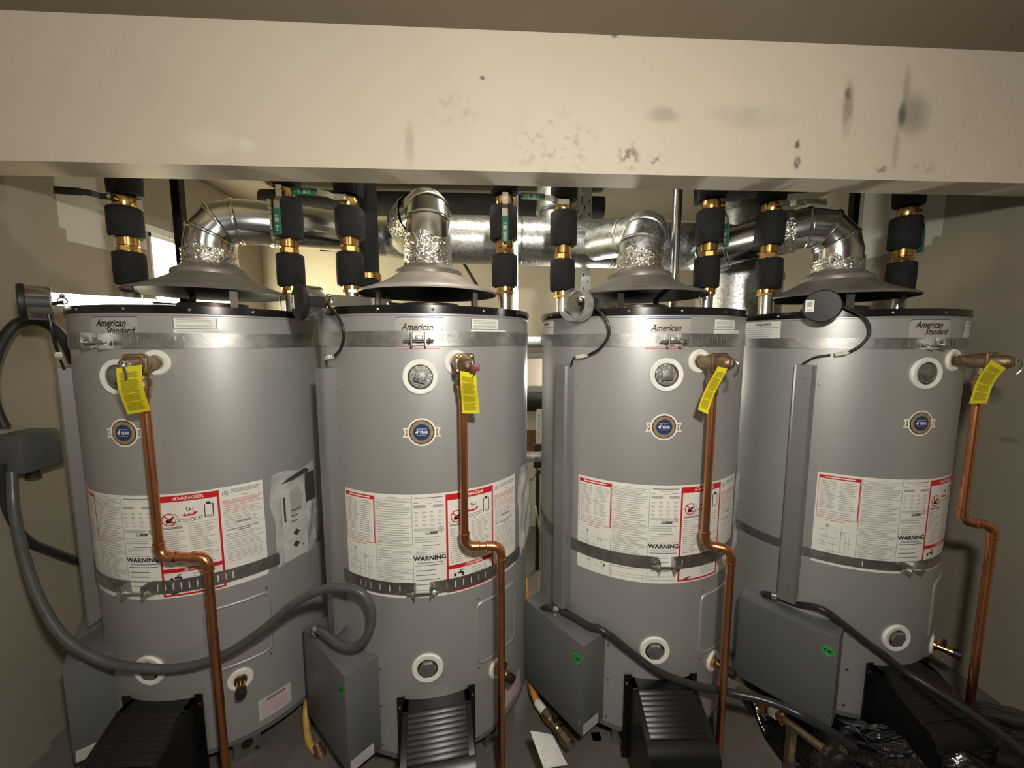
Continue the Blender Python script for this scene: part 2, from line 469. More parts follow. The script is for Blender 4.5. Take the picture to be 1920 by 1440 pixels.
MB().box((-.022, 0, dz/2), (.01, 2*dy, dz)).build('pane', 'window', win, False)
b = MB()
for (c, s) in (((-.008, -dy+.005, dz/2), (.02, .010, dz)), ((-.008, dy-.005, dz/2), (.02, .010, dz)), ((-.008, 0, .01), (.02, 2*dy, .02)), ((-.008, 0, dz-.008), (.02, 2*dy, .016)), ((.004, 0, dz+.016), (.010, 2*dy+.03, .030)), ((-.016, 0, dz*.78), (.006, 2*dy, .004))): b.box(c, s)
b.build('window_frame', 'white_enamel', win, False)
# header beam
b = MB().box(((X_L+X_R)/2, (BEAM_Y0+BEAM_Y1)/2, H+(BEAM_Z+Z_C)/2), (X_R-X_L+.02, BEAM_Y1-BEAM_Y0, Z_C-BEAM_Z+.01))
o = struct('header_beam', b, 'beam', 'cream painted header beam, scuffed and smudged, spanning over the heaters')
# slightly proud jamb edge on the left wall
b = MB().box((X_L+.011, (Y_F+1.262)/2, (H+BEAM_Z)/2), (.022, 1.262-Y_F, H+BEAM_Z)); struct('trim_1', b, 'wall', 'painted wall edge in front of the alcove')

# lamps of the place, and one added fill light
def bulb(pos, key, label, r=.042):
    t = thing('ceiling_bulb', label, 'lamp', (pos[0], pos[1], H+Z_C), 0, 'bare ceiling bulbs')
    dz = pos[2]-Z_C
    MB().sphere(r, 20, 0, Tr(0, 0, dz)).build('bulb', key, t)
    MB().cyl(.05, -.025, 0, 24).cyl(.022, dz+r-.007, dz+r+.05, 20).cyl(.006, dz+r+.04, -.01, 12).build('lamp_holder', 'white_enamel', t)
bulb(BULB, 'bulb', 'bare bulb hanging on a white pendant rod facing the heaters')
bulb(BULB2, 'bulb2', 'softer white globe lamp on the ceiling by the wall', .085)
t = thing('fluorescent_light', 'white fluorescent batten on the ceiling above the vent elbows', 'lamp', (.05, 1.56, H+Z_C))
MB().box((0, 0, -.025), (.66, .07, .03)).build('batten', 'white_enamel', t, False)
MB().cyl(.014, -.31, .31, 16, 0, Tr(0, 0, -.048) @ RY(90)).build('tube', 'tube', t)

t = thing('back_fill_light', 'added round fill light on the cream wall, unseen behind the middle heaters', 'lamp', (.66, Y_B, H-.25))  # added out of sight to brighten the wall in the gap
MB().lathe([(.09, 0), (.09, .03), (.08, .035)], 32, 0, RX(90), True, True).build('light_base', 'white_enamel', t)
MB().sphere(.07, 20, 0, Tr(0, -.05, 0), (1, .7, 1)).build('light_globe', 'back_fill', t)

# ------------------------------------------------------------------ water heaters
WHO = ['heater with booklet pouch', 'heater with looped conduit', 'heater with uncovered motor', 'heater by plastic sheet']
mesh_cache = {}
def shared(name, parent, fn):
    if name not in mesh_cache: mesh_cache[name] = fn()
    return link(name.split(':')[-1], mesh_cache[name], parent)

def m_jacket():
    b = MB().lathe([(R-.02, -1.243+H), (R, -1.245+H), (R, -1.20+H), (R, .068+H), (R+.0025, .070+H), (R+.0025, .074+H), (R-.004, .0745+H)], 120)
    return b.mesh('jacket', 'tank', True, 30)
def m_rim():
    b = MB().lathe([(R+.001, .0745+H), (R+.004, .075+H), (R+.004, .096+H), (R-.004, .097+H), (R-.006, .090+H), (.001, .092+H)], 120)
    return b.mesh('top_lid', 'black', True, 30)
def m_screws():
    return MB().sphere(.0045, 10, 0, None, (1, 1, .6)).mesh('screw', 'chrome')
def m_base(rot):
    def fn():
        b = MB().lathe([(R-.03, -1.245+H), (R-.03, -1.262+H), (.01, -1.263+H)], 64, 0)
        b.lathe([(R-.004, -1.235+H), (R-.001, -1.262+H), (R-.012, -1.266+H), (R-.012, -1.24+H)], 96, 0)
        return b.mesh('base_pan', 'tank_dark')
    return fn
def m_leg():
    b = MB()
    X = radial(0, -1.305, R-.035)
    b.box((0, 0, 0), (.075, .09, .004), 0, X); b.box((0, -.043, -.02), (.075, .004, .04), 0, X)
    b.cyl(.017, .002, .0025, 24, 1, X); b.cyl(.006, .002, .0025, 16, 1, X @ Tr(.026, .03, 0)); b.cyl(.006, .002, .0025, 16, 1, X @ Tr(-.026, .03, 0)); b.cyl(.006, .002, .0025, 16, 1, X @ Tr(.026, -.03, 0))
    return b.mesh('leg', ['strap', 'black_matte'], False)
def m_washer(r0, r1, t=.005):
    def fn():
        b = MB().lathe([(r0, -.014), (r0, t), (r0+.003, t+.001), (r1-.003, t+.001), (r1, t-.002), (r1, -.014)], 48)
        return b.mesh('washer', 'white')
    return fn
def m_plug_upper():
    b = MB().lathe([(.0345, .0012), (.001, .0012)], 40, 1); b.lathe([(.031, .0012), (.031, .0035), (.0285, .004), (.028, .0022), (.001, .0022)], 40, 0)
    return b.mesh('plug', ['iron', 'black_matte'])
def m_boss():
    b = MB().box((0, 0, .006), (.030, .030, .012), bev=.0022)
    return b.mesh('square_boss', 'iron', True, 40)
def m_plug_lower():
    b = MB().lathe([(.0305, .0012), (.001, .0012)], 40, 1)
    b.lathe([(.0275, .0), (.027, .008), (.022, .0105), (.001, .011)], 6, 0)
    return b.mesh('plug', ['iron', 'black_matte'], True, 25)
def m_drain():
    b = MB().lathe([(.017, -.01), (.017, .012), (.012, .015), (.0115, .04), (.014, .042), (.014, .052)], 20, 0)
    b.lathe([(.0145, .052), (.0145, .07), (.009, .072), (.001, .072)], 20, 1)
    b.cyl(.009, 0, .02, 12, 0, Tr(0, 0, .03) @ RX(-90)); b.box((0, .024, .03), (.028, .006, .01), 1)
    return b.mesh('drain_valve', ['brass', 'black_matte'])
def m_badge():
    b = Skin(); L = ['label', 'ink', 'gold', 'blue', 'ink_dark']
    zc = -.25
    for s in (-1, 1):
        b.poly([(s*.025*DEG, zc-.012), (s*.053*DEG, zc-.0155), (s*.046*DEG, zc-.002), (s*.052*DEG, zc+.012), (s*.025*DEG, zc+.0135)][::s], .0005, 0)
        b.poly([(s*.025*DEG, zc-.008), (s*.047*DEG, zc-.011), (s*.042*DEG, zc-.001), (s*.046*DEG, zc+.0085), (s*.025*DEG, zc+.0095)][::s], .0009, 2)
    b.disc(0, zc, .0395, .0013, 0); b.disc(0, zc, .0335, .0017, 1, 88, .05); b.disc(0, zc, .0315, .0021, 2, 40); b.disc(0, zc, .0225, .0025, 3, 40)
    b.ring(0, zc, .0223, .0235, .0027, 4)
    b.text('4', -.0140*DEG, zc, .0165, .0029, 0, .2, .0005, .9); b.text('YEAR', .0050*DEG, zc-.0005, .0115, .0029, 0, 0, .0004, .80)
    b.bar(-.014*DEG, .014*DEG, zc+.0095, .0012, .0029, 0); b.bar(-.012*DEG, .012*DEG, zc-.0085, .0009, .0029, 0)
    for k in range(9):
        q = D(212+k*14.5); b.disc(.027*math.cos(q)*DEG, zc+.027*math.sin(q), .0016, .0024, 4, 6)
    for k in range(11):
        q = D(35+k*11); b.disc(.027*math.cos(q)*DEG, zc+.027*math.sin(q), .0010, .0024, 4, 6)
    return b.mesh('warranty_badge', L, False)
def m_logo(za=.037, zs=.010):
    b = Skin(); L = ['plate', 'blue_line', 'red', 'ink']
    b.rrect(-10.6, 10.6, -.022, .066, .012, .0004, 1, 'ac')
    b.rrect(-10.6, 10.6, -.022, .0625, .011, .0007, 0, 'ac')
    b.bar(-10.4, 8.6, -.0205, .0016, .0010, 2)
    b.text('American', -1.0, za, .0265, .0012, 3, .38, .0005, .80); b.text('Standard', 2.8, zs, .0265, .0012, 3, .38, .0005, .78)
    b.ring(9.8, .031, .0012, .0018, .0012, 3, 10)
    return b.mesh('brand_plate', L, False)
def m_small_labels():
    rg = random.Random(3); b = Skin()
    b.strip(23.5, 39.5, .0335, .0635, .0004, 2); b.strip(23.8, 39.2, .0345, .0625, .0007, 0)
    b.lines(24.8, 38.4, .060, .048, 5, .0014, .001, 1, .9, rg); b.lines(24.8, 38.4, .045, .038, 3, .0014, .001, 1, .9, rg)
    b.strip(23.5, 44.5, .003, .0325, .0004, 0); b.lines(24.8, 43.2, .030, .006, 7, .0012, .001, 1, .85, rg)
    return b.mesh('notice_labels', ['label', 'ink_grey', 'ink_dark'], False)
def m_side_label():
    rg = random.Random(4); b = Skin()
    b.strip(-88, -64.5, .003, .070, .0004, 0); b.text('WARNING', -75, .058, .0125, .001, 2, 0, .0004)
    b.bar(-87, -65.5, .047, .0012, .001, 2); b.lines(-86.5, -66, .043, .012, 7, .0016, .001, 1, .75, rg)
    return b.mesh('warning_sticker', ['label', 'ink_grey', 'ink'], False)
def m_low_label():
    rg = random.Random(5); b = Skin()
    b.strip(44, 60, -1.222, -1.150, .0005, 0); b.bar(48, 57, -1.160, .006, .001, 2); b.bar(46, 58, -1.1685, .002, .001, 1); b.lines(45.5, 58.5, -1.174, -1.214, 9, .0014, .001, 1, .8, rg)
    return b.mesh('low_notice', ['label_dull', 'pink', 'ink_dark'], False)
def m_panel():
    b = Skin(); zl, zh = -1.0, -.792
    hs = [(.0, 0), (.0035, .004), (.0035, .007), (.001, .012)]
    prev = None
    def outline(inset, h, n=6):
        pts = []; a0, a1, z0, z1, r = 24.5+inset*DEG, 53-inset*DEG, zl+inset, zh-inset, .022
        for (ca, cz, q0) in ((a1-r*DEG, z1-r, 0), (a0+r*DEG, z1-r, 90), (a0+r*DEG, z0+r, 180), (a1-r*DEG, z0+r, 270)):
            for k in range(n+1):
                q = D(q0+90*k/n); pts.append(cm(ca+r*math.cos(q)*DEG, cz+r*math.sin(q), h))
        return pts
    rows = [outline(i, h) for h, i in hs]; n = len(rows[0])
    # subdivide long edges is unnecessary: only corner points and straight edges follow the curve closely enough
    vs = [p for r in rows for p in r]; fs = []
    for j in range(len(rows)-1):
        for k in range(n): fs.append([j*n+k, j*n+(k+1) % n, (j+1)*n+(k+1) % n, (j+1)*n+k])
    return b.add(vs, fs).mesh('access_panel', 'tank', True, 60)
def m_panel2():
    b = Skin(); a0, a1, z0, z1, r = 24.5, 53.0, -1.0, -.792, .022
    def outline(ins, h):
        pts = []; A0, A1, Z0, Z1 = a0+ins*DEG, a1-ins*DEG, z0+ins, z1-ins; ra = r*DEG
        for (ca, cz, q0) in ((A1-ra, Z1-r, 0), (A0+ra, Z1-r, 90), (A0+ra, Z0+r, 180), (A1-ra, Z0+r, 270)):
            for k in range(7):
                q = D(q0+15*k); pts.append((ca+ra*math.cos(q), cz+r*math.sin(q), h))
            if q0 in (0, 180):
                s = -1 if q0 == 0 else 1
                zc = Z1 if q0 == 0 else Z0
                lo, hi = (A1-ra, A0+ra) if q0 == 0 else (A0+ra, A1-ra)
                for k in range(1, 14): pts.append((lo+(hi-lo)*k/14, zc, h))
        return [cm(*p) for p in pts]
    rows = [outline(0, 0), outline(.0015, .0035), outline(.005, .0045), outline(.009, .0015)]
    n = len(rows[0]); fs = []
    for j in range(3):
        for k in range(n): fs.append([j*n+k, j*n+(k+1) % n, (j+1)*n+(k+1) % n, (j+1)*n+k])
    b.add([p for q in rows for p in q], fs)
    for (a, z) in ((26, -.783), (26, -1.012), (51.5, -.783), (51.5, -1.012)): b.add(*_dome(radial(a, z, R), .004), 1)
    return b.mesh('access_panel', ['tank', 'chrome'], True, 60)
def _dome(X, r):
    vs = [X @ Vector((0, 0, r*.6))]; n = 8
    vs += [X @ Vector((r*math.cos(2*math.pi*k/n), r*math.sin(2*math.pi*k/n), 0)) for k in range(n)]
    return vs, [[0, 1+k, 1+(k+1) % n] for k in range(n)]
def m_channel():
    b = MB(); zt, zb = -.078+H, -.885+H
    X = RZ(-50.5)
    w, d = .027, .036
    y0, y1 = -(R-.008), -(R+d)
    prof = [(-w, y0), (-w, y1+.006), (-w+.006, y1), (w-.006, y1), (w, y1+.006), (w, -(R-.004)), (w+.017, -(R-.0035)), (w+.017, -(R-.006)), (w, -(R-.007))]
    n = len(prof)
    vs = [(x, y, zt) for x, y in prof] + [(x, y, zb-(.012 if y < -R else -.01)) for x, y in prof]
    fs = [[k, (k+1) % n, n+(k+1) % n, n+k] for k in range(n)] + [list(range(n)), list(range(n, 2*n))]
    b.add(vs, fs, 0, X)
    for z in (-.12, -.48, -.84): b.box((.005, y1-.0005, z+H), (.010, .0012, .0022), 1, X)
    b.sphere(.0045, 8, 1, X @ Tr(w+.010, -(R-.001), H-.14), (1, .7, 1))
    return b.mesh('wire_channel', ['channel', 'chrome'], True, 30)
BX0 = -49.0
def m_box():
    b = MB(); X = RZ(BX0)
    hw, yo, yi, z0, z1 = .143, -(R+.072), -(R-.05), -1.240+H, -.930+H
    b.box((0, (yo+yi)/2, (z0+z1)/2), (2*hw, abs(yo-yi), z1-z0), 0, X, .003)
    return b.mesh('control_box', 'tank_dark', True, 40)
def m_box_flange():
    b = MB(); X = RZ(BX0)
    hw, yo, z0, z1 = .143, -(R+.072), -1.240+H, -.930+H
    b.box((hw+.012, -(R-.035), (z0+z1)/2), (.026, .003, z1-z0-.01), 0, X @ Tr(hw, -(R-.035), 0) @ RZ(24) @ Tr(-hw, R-.035, 0))
    for z in (-1.0, -1.20):
        b.sphere(.004, 8, 1, X @ Tr(hw-.012, yo, H+z), (1, .6, 1))
    for z in (-.96, -1.08, -1.21):
        b.sphere(.004, 8, 1, X @ Tr(hw+.018, -(R-.026), H+z), (1, .7, 1))
    return b.mesh('box_flange', ['tank_dark', 'chrome'])
def m_box_label():
    b = MB(); X = RZ(BX0); x = .1435
    P0, P1 = -(R+.066), -(R-.005)
    z0, z1 = -1.236+H, -1.200+H
    b.add([(x, P0, z0), (x, P1, z0), (x, P1, z1), (x, P0, z1)], [[0, 1, 2, 3]], 0, X)
    x += .0006
    for k in range(6):
        z = z0+.006+k*.0048; b.add([(x, P0+.005, z), (x, P1-.005, z), (x, P1-.005, z+.002), (x, P0+.005, z+.002)], [[0, 1, 2, 3]], 1, X)
    return b.mesh('rating_sticker', ['paper', 'ink_grey'], False)
def m_ok():
    b = MB(); X = RZ(BX0) @ Tr(.118, -(R+.0735), -.985+H) @ RX(90)
    vs = [(0, 0, 0)]+[(.017*math.cos(2*math.pi*k/28), .017*math.sin(2*math.pi*k/28), 0) for k in range(28)]
    b.add(vs, [[0, 1+k, 1+(k+1) % 28] for k in range(28)], 0, X)
    tv, tf = text2d('OK', .017, .1, .0006)
    b.add([(x, y, .0004) for x, y in tv], tf, 1, X)
    return b.mesh('ok_sticker', ['green_sticker', 'ink'], False)
# air intake
IA = 4.0
def intake_frame():
    b = MB(); X = RZ(IA)
    w = .098; yb, yf = -(R-.03), -(R+.19)
    zt, ztf, zb = -1.06+H, -1.125+H, -1.338+H
    def side(x0, x1):
        vs = []
        for x in (x0, x1): vs += [(x, yb, zt), (x, -(R+.03), zt), (x, yf+.03, ztf+.006), (x, yf, ztf-.03), (x, yf, zb), (x, yb, zb)]
        n = 6; b.add(vs, [list(range(n)), list(range(n, 2*n))]+[[k, (k+1) % n, n+(k+1) % n, n+k] for k in range(n)], 0, X)
    side(-w, -w+.016); side(w-.016, w)
    b.box((0, -(R+.012), zt-.004), (2*w, .05, .008), 0, X); b.box((0, yf+.005, (zb+.012)), (2*w, .01, .03), 0, X)
    # rounded nose between the two louvre banks
    pts = [(yf+.045, ztf+.016), (yf+.025, ztf+.008), (yf+.008, ztf-.012), (yf+.001, ztf-.035)]
    vs = []
    for (y, z) in pts: vs += [(-w, y, z), (w, y, z)]
    for (y, z) in pts: vs += [(-w, y+.01, z-.01), (w, y+.01, z-.01)]
    fs = [[2*k, 2*k+1, 2*k+3, 2*k+2] for k in range(3)]+[[8+2*k, 8+2*k+2, 8+2*k+3, 8+2*k+1] for k in range(3)]
    b.add(vs, fs, 0, X)
    b.box((0, -(R+.075), -1.25+H), (2*w-.03, .15, .15), 1, X)          # dark inner box
    # mounting flange
    b.box((-w-.006, -(R-.005), -1.19+H), (.022, .004, .29), 0, X); b.box((w+.006, -(R-.005), -1.19+H), (.022, .004, .29), 0, X)
    for sx in (-1, 1): b.sphere(.0045, 8, 2, X @ Tr(sx*(w+.009), -(R-.002), H-1.075), (1, .6, 1))
    return b.mesh('intake_housing', ['louvre', 'black_matte', 'chrome'], True, 30)
def m_slat():
    b = MB(); b.box((0, 0, 0), (.166, .0145, .003), bev=.001); return b.mesh('slat', 'louvre', True, 40)

def main_label():
    rg = random.Random(11); b = Skin()
    L = ['label', 'ink_grey', 'ink_dark', 'ink', 'red', 'pink']
    zt, zb = -.428, -.738
    h0, h1, h2, h3 = .0005, .0010, .0014, .0018
    b.strip(-42, 53, zb, zt, h0, 0)
    c1, c2, c3, c4 = -23.4, -5.4, 10.0, 35.0
    # column 1: red framed precautions and a piping diagram
    b.strip(-41.2, c1-.3, -.447, -.436, h1, 4)
    b.bar(-38.5, -26, -.4415, .0035, h2, 0)
    b.vbar(-41.1, .0012, -.578, -.436, h1, 4); b.vbar(c1-.5, .003, -.578, -.436, h1, 4); b.bar(-41.2, c1-.3, -.578, .0016, h1, 4)
    for (x0, x1) in ((-40.3, -33.3), (-32.3, -24.9)):
        b.lines(x0, x1, -.452, -.498, 12, .0018, h1, 1, .8, rg); b.lines(x0, x1, -.504, -.548, 11, .0018, h1, 1, .7, rg)
    b.bar(-40, -28, -.501, .0016, h1, 2); b.lines(-40.3, -25, -.552, -.574, 5, .0018, h1, 1, .8, rg)
    b.bar(-37, -29, -.586, .0016, h1, 2)
    for (a, z, l) in ((-36, -.60, .05), (-30, -.605, .085), (-28, -.62, .07), (-33, -.65, .05), (-26.5, -.635, .06), (-34.5, -.68, .045), (-27, -.70, .025)): b.vbar(a, .0012, z-l, z, h1, 1)
    for (a0, a1, z) in ((-40, -37, -.62), (-38, -31, -.645), (-40, -36.5, -.66), (-33, -25, -.62), (-31, -25, -.655), (-38, -30, -.665), (-36, -28, -.69), (-32, -26, -.712), (-40, -35, -.64), (-39.5, -36, -.672)): b.bar(a0, a1, z, .0014, h1, 1)
    b.disc(-36, -.605, .005, h2, 1, 12); b.ring(-29.5, -.625, .004, .006, h2, 1, 12); b.disc(-26.5, -.705, .0035, h2, 3, 8); b.disc(-28, -.698, .003, h2, 2, 8); b.disc(-35, -.702, .004, h2, 1, 10)
    # column 2: text
    b.vbar(c1, .001, zb+.004, zt-.004, h1, 2); b.vbar(c2, .001, zb+.004, zt-.004, h1, 2)
    z = -.441; b.bar(-17, -12, -.436, .0014, h1, 1)
    k = 0
    for gap, nl in ((.010, 1), (.016, 3), (.030, 6), (.024, 5), (.038, 8), (.015, 3), (.026, 5), (.020, 4), (.030, 6), (.012, 2), (.018, 3), (.022, 4)):
        b.bar(c1+.3, c2-.3, z, .0008, h1, 2)
        b.lines(c1+.7, c2-.8, z-.002, z-gap+.001, nl, .0019, h1, 1, .72, rg); z -= gap
        if z < -.712: break
    for k in range(4): b.vbar(c1+1+k*5, .0006, -.734, -.716, h1, 2)
    b.bar(c1, c2, -.716, .0006, h1, 2); b.bar(c1, c2, -.725, .0006, h1, 2)
    # column 3: rating plate
    b.bar(-4, 8.8, -.4385, .0022, h1, 2); b.bar(-1, 6, -.4445, .0012, h1, 1)
    b.bar(-4.7, -2.5, -.4525, .0014, h1, 2); b.bar(5, 8.2, -.4515, .0014, h1, 2); b.bar(1, 4, -.455, .001, h1, 1)
    b.bar(-4.6, .8, -.464, .0075, h1, 1); b.bar(4.2, 9.0, -.464, .0075, h1, 1)
    for r_ in range(4):
        for q in range(4):
            a = -4.4+q*3.6; b.bar(a, a+1.2+rg.random()*1.0, -.480-r_*.0125, .0022, h1, 1); b.bar(a+.3, a+1.6, -.484-r_*.0125, .0012, h1, 1)
    b.lines(-4.7, 6, -.528, -.537, 3, .0016, h1, 1, .8, rg)
    b.bar(.6, 6.0, -.5425, .0085, h1, 2); b.bar(1.0, 2.6, -.5415, .0035, h2, 0)
    b.ring(7.6, -.535, .0065, .008, h1, 2, 24); b.vbar(7.2, .0014, -.5385, -.5315, h1, 2); b.bar(7.2, 7.9, -.5318, .0012, h1, 2); b.bar(7.2, 7.9, -.5382, .0012, h1, 2); b.vbar(8.1, .0014, -.5385, -.5315, h1, 2)
    b.lines(-4.7, 8.5, -.552, -.572, 5, .0018, h1, 1, .75, rg); b.bar(-1, 7, -.580, .0016, h1, 2); b.lines(-4.2, 4, -.584, -.604, 5, .0015, h1, 1, .5, rg)
    b.bar(c2, c3, -.607, .001, h1, 2)
    b.text('WARNING', (c2+c3)/2, -.6185, .0185, h2, 3, 0, .0007, 1.02)
    b.bar(-3.5, 8.5, -.632, .0020, h1, 2); b.bar(-4.5, 8.8, -.640, .0020, h1, 2)
    b.lines(-4.2, 8.4, -.648, -.705, 7, .0018, h1, 2, .7, rg); b.lines(-4.2, 8.8, -.71, -.733, 2, .001, h1, 2, .95, rg)
    # column 4: red danger panel
    rw = .0055
    b.strip(c3, c4, -.452, -.434, h1, 4)
    b.vbar(c3+rw/2*DEG, rw, zb+.006, -.434, h1, 4); b.vbar(c4-rw/2*DEG, rw, zb+.006, -.434, h1, 4)
    b.strip(c3, c4, -.662, -.650, h1, 4); b.strip(c3, c4, zb+.005, zb+.0105, h1, 4)
    def danger(ac, zc, sz):
        b.text('DANGER', ac+.6, zc, sz, h2, 0, 0, .0003, 1.35)
        a = ac-.0335*sz/.0125*DEG; t = sz*.5
        b.poly([(a-t*DEG*.62, zc-t*.55), (a+t*DEG*.62, zc-t*.55), (a, zc+t*.6)], h2, 0); b.poly([(a-t*DEG*.3, zc-t*.35), (a+t*DEG*.3, zc-t*.35), (a, zc+t*.25)], h3, 4)
    danger(23, -.4432, .0125); danger(23.5, -.656, .0095)
    pc, pz = 15.2, -.503
    b.ring(pc, pz, .0155, .0185, h1, 4, 30)
    b.poly([(pc-.008*DEG, pz-.010), (pc+.006*DEG, pz-.010), (pc+.007*DEG, pz-.002), (pc+.013*DEG, pz+.009), (pc+.003*DEG, pz+.004), (pc-.004*DEG, pz+.001), (pc-.009*DEG, pz-.002)], h1, 3)
    b.poly([(pc-.013*DEG, pz+.010), (pc-.011*DEG, pz+.0125), (pc+.0125*DEG, pz-.010), (pc+.0105*DEG, pz-.0125)], h2, 4)
    for (a, z, r_) in ((17.4, -.492, .005), (18.0, -.500, .006), (18.4, -.509, .005), (20.2, -.508, .0055), (22.2, -.509, .005), (24.2, -.508, .0055), (26.0, -.507, .005), (27.4, -.505, .0045)):
        b.disc(a, z, r_, h2, 3, 16); b.disc(a, z, r_-.0013, h3, 0, 16)
    b.poly([(20.6, -.494), (21.4, -.487), (22.4, -.491), (23.3, -.486), (24.2, -.491), (25.3, -.485), (26.4, -.488), (25.4, -.494), (24.5, -.4965), (21, -.497)], h1, 4)
    for (a, z) in ((21.9, -.488), (23.2, -.487), (24.4, -.488)): b.poly([(a-.5, z-.004), (a+.5, z-.004), (a, z+.005)], h2, 0)
    b.disc(23.6, -.4775, .0028, h2, 3, 12); b.bar(22.6, 23.4, -.481, .0018, h2, 3); b.vbar(24.7, .0016, -.483, -.473, h2, 3); b.vbar(22.3, .0016, -.480, -.473, h2, 3); b.bar(22.2, 23.2, -.472, .0016, h2, 3)
    b.strip(28.9, 32.5, -.508, -.468, h1, 3); b.strip(29.3, 32.1, -.5065, -.4695, h2, 0); b.strip(29.9, 31.5, -.468, -.462, h1, 3); b.lines(29.6, 31.8, -.500, -.505, 2, .0008, h3, 2, .9, rg)
    b.bar(c3+1, c4-1, -.520, .0008, h1, 2)
    b.lines(c3+1.8, 21.3, -.5245, -.532, 2, .0022, h1, 2, .75, rg); b.lines(c3+1.8, 21.3, -.536, -.644, 27, .0018, h1, 1, .6, rg)
    b.lines(22.4, c4-1.6, -.5245, -.600, 18, .0018, h1, 1, .6, rg); b.lines(22.4, c4-1.6, -.605, -.644, 9, .0018, h1, 1, .7, rg)
    # tap and hand symbols
    b.box  # placeholder keeps the class interface obvious
    b.strip(13.4, 14.6, -.686, -.677, h1, 3); b.strip(15.2, 18.2, -.680, -.675, h1, 3); b.strip(17.2, 18.2, -.688, -.675, h1, 3); b.strip(16.2, 17.0, -.675, -.671, h1, 3); b.strip(16.6, 18.0, -.671, -.668, h1, 3); b.poly([(13, -.725), (17, -.719), (17.5, -.722), (13.6, -.729)], h1, 3)
    b.lines(22.4, c4-1.6, -.668, -.720, 11, .0018, h1, 1, .7, rg)
    # column 5
    b.ring(37.4, -.448, .006, .0085, h1, 1, 20); b.disc(37.4, -.448, .004, h1, 1, 12); b.lines(39.5, 51.5, -.437, -.450, 4, .0024, h1, 1, .85, rg); b.bar(43.5, 46, -.459, .0028, h1, 1)
    b.bar(c4+.5, 52.5, -.470, .0014, h1, 4); b.lines(c4+1, 52, -.473, -.482, 3, .0016, h1, 5, .9, rg); b.bar(c4+.5, 52.5, -.487, .0014, h1, 4)
    b.lines(c4+1, 51, -.491, -.512, 7, .0014, h1, 5, .6, rg); b.bar(c4+.5, 52.5, -.517, .0008, h1, 2)
    b.lines(c4+1.4, 51.5, -.521, -.548, 6, .0017, h1, 1, .7, rg); b.bar(41, 47, -.541, .0028, h1, 2); b.bar(c4+.5, 52.5, -.553, .0008, h1, 2)
    b.bar(37, 50, -.561, .0024, h1, 2); b.bar(41, 46.5, -.567, .0026, h1, 2); b.lines(c4+1.4, 51.5, -.572, -.592, 5, .0017, h1, 1, .7, rg); b.bar(c4+.5, 52.5, -.597, .0008, h1, 2)
    b.lines(c4+1.4, 51.5, -.601, -.622, 5, .0017, h1, 1, .7, rg); b.bar(c4+.5, 52.5, -.627, .0008, h1, 2); b.lines(c4+1.4, 51.5, -.631, -.655, 6, .0017, h1, 1, .8, rg); b.bar(c4+.5, 52.5, -.66, .0008, h1, 2)
    return b.mesh('warning_label', L, False)

def pouch_mesh():
    rg = random.Random(21); b = Skin()
    a0, a1, z0, z1 = 57.0, 84.0, -.735, -.425
    na, nz = 26, 30
    vs = []
    for j in range(nz+1):
        for i in range(na+1):
            u, v = i/na, j/nz
            edge = min(u, 1-u, v, 1-v)
            h = .0012 + min(1, edge*7)*(.006+.004*math.sin(9*u+5*v)+.004*math.sin(17*u-12*v+1)+.0025*rg.random())
            skew = (.018*math.sin(6*v)+.012*math.sin(14*v+1))*(1-u)
            vs.append(cm(a0+(a1-a0)*u+skew*DEG*.3, z0+(z1-z0)*v+.006*math.sin(8*u)*(1 if v > .5 else .3), h))
    fs = [[j*(na+1)+i, j*(na+1)+i+1, (j+1)*(na+1)+i+1, (j+1)*(na+1)+i] for j in range(nz) for i in range(na)]
    return b.add(vs, fs).mesh('document_pouch', 'pouch', True, 80)
def booklet_mesh():
    b = Skin(); rg = random.Random(22); h = .0155
    b.strip(60, 73.5, -.72, -.475, h, 0); b.strip(74, 80.5, -.545, -.445, h, 3)
    b.strip(61.0, 62.0, -.585, -.50, h+.001, 3)
    b.poly([(64.5, -.49), (69, -.475), (72, -.51), (70.5, -.56), (64.8, -.57)], h+.001, 1)
    b.lines(64.5, 71, -.545, -.60, 5, .004, h+.0015, 2, .5, rg)
    for (a, z) in ((67, -.632), (66.6, -.672)): b.poly([(a-1.9, z), (a, z-.012), (a+1.9, z), (a, z+.012)], h+.0015, 3)
    b.disc(70.6, -.684, .0035, h+.0015, 3, 10); b.lines(74, 81, -.56, -.66, 9, .002, h, 1, .7, rg)
    b.poly([(60.5, -.455), (64, -.442), (74, -.425), (77, -.438), (66, -.452)], h+.002, 3)
    return b.mesh('booklet', ['paper', 'ink_grey', 'ink_dark', 'cover_grey'], False)

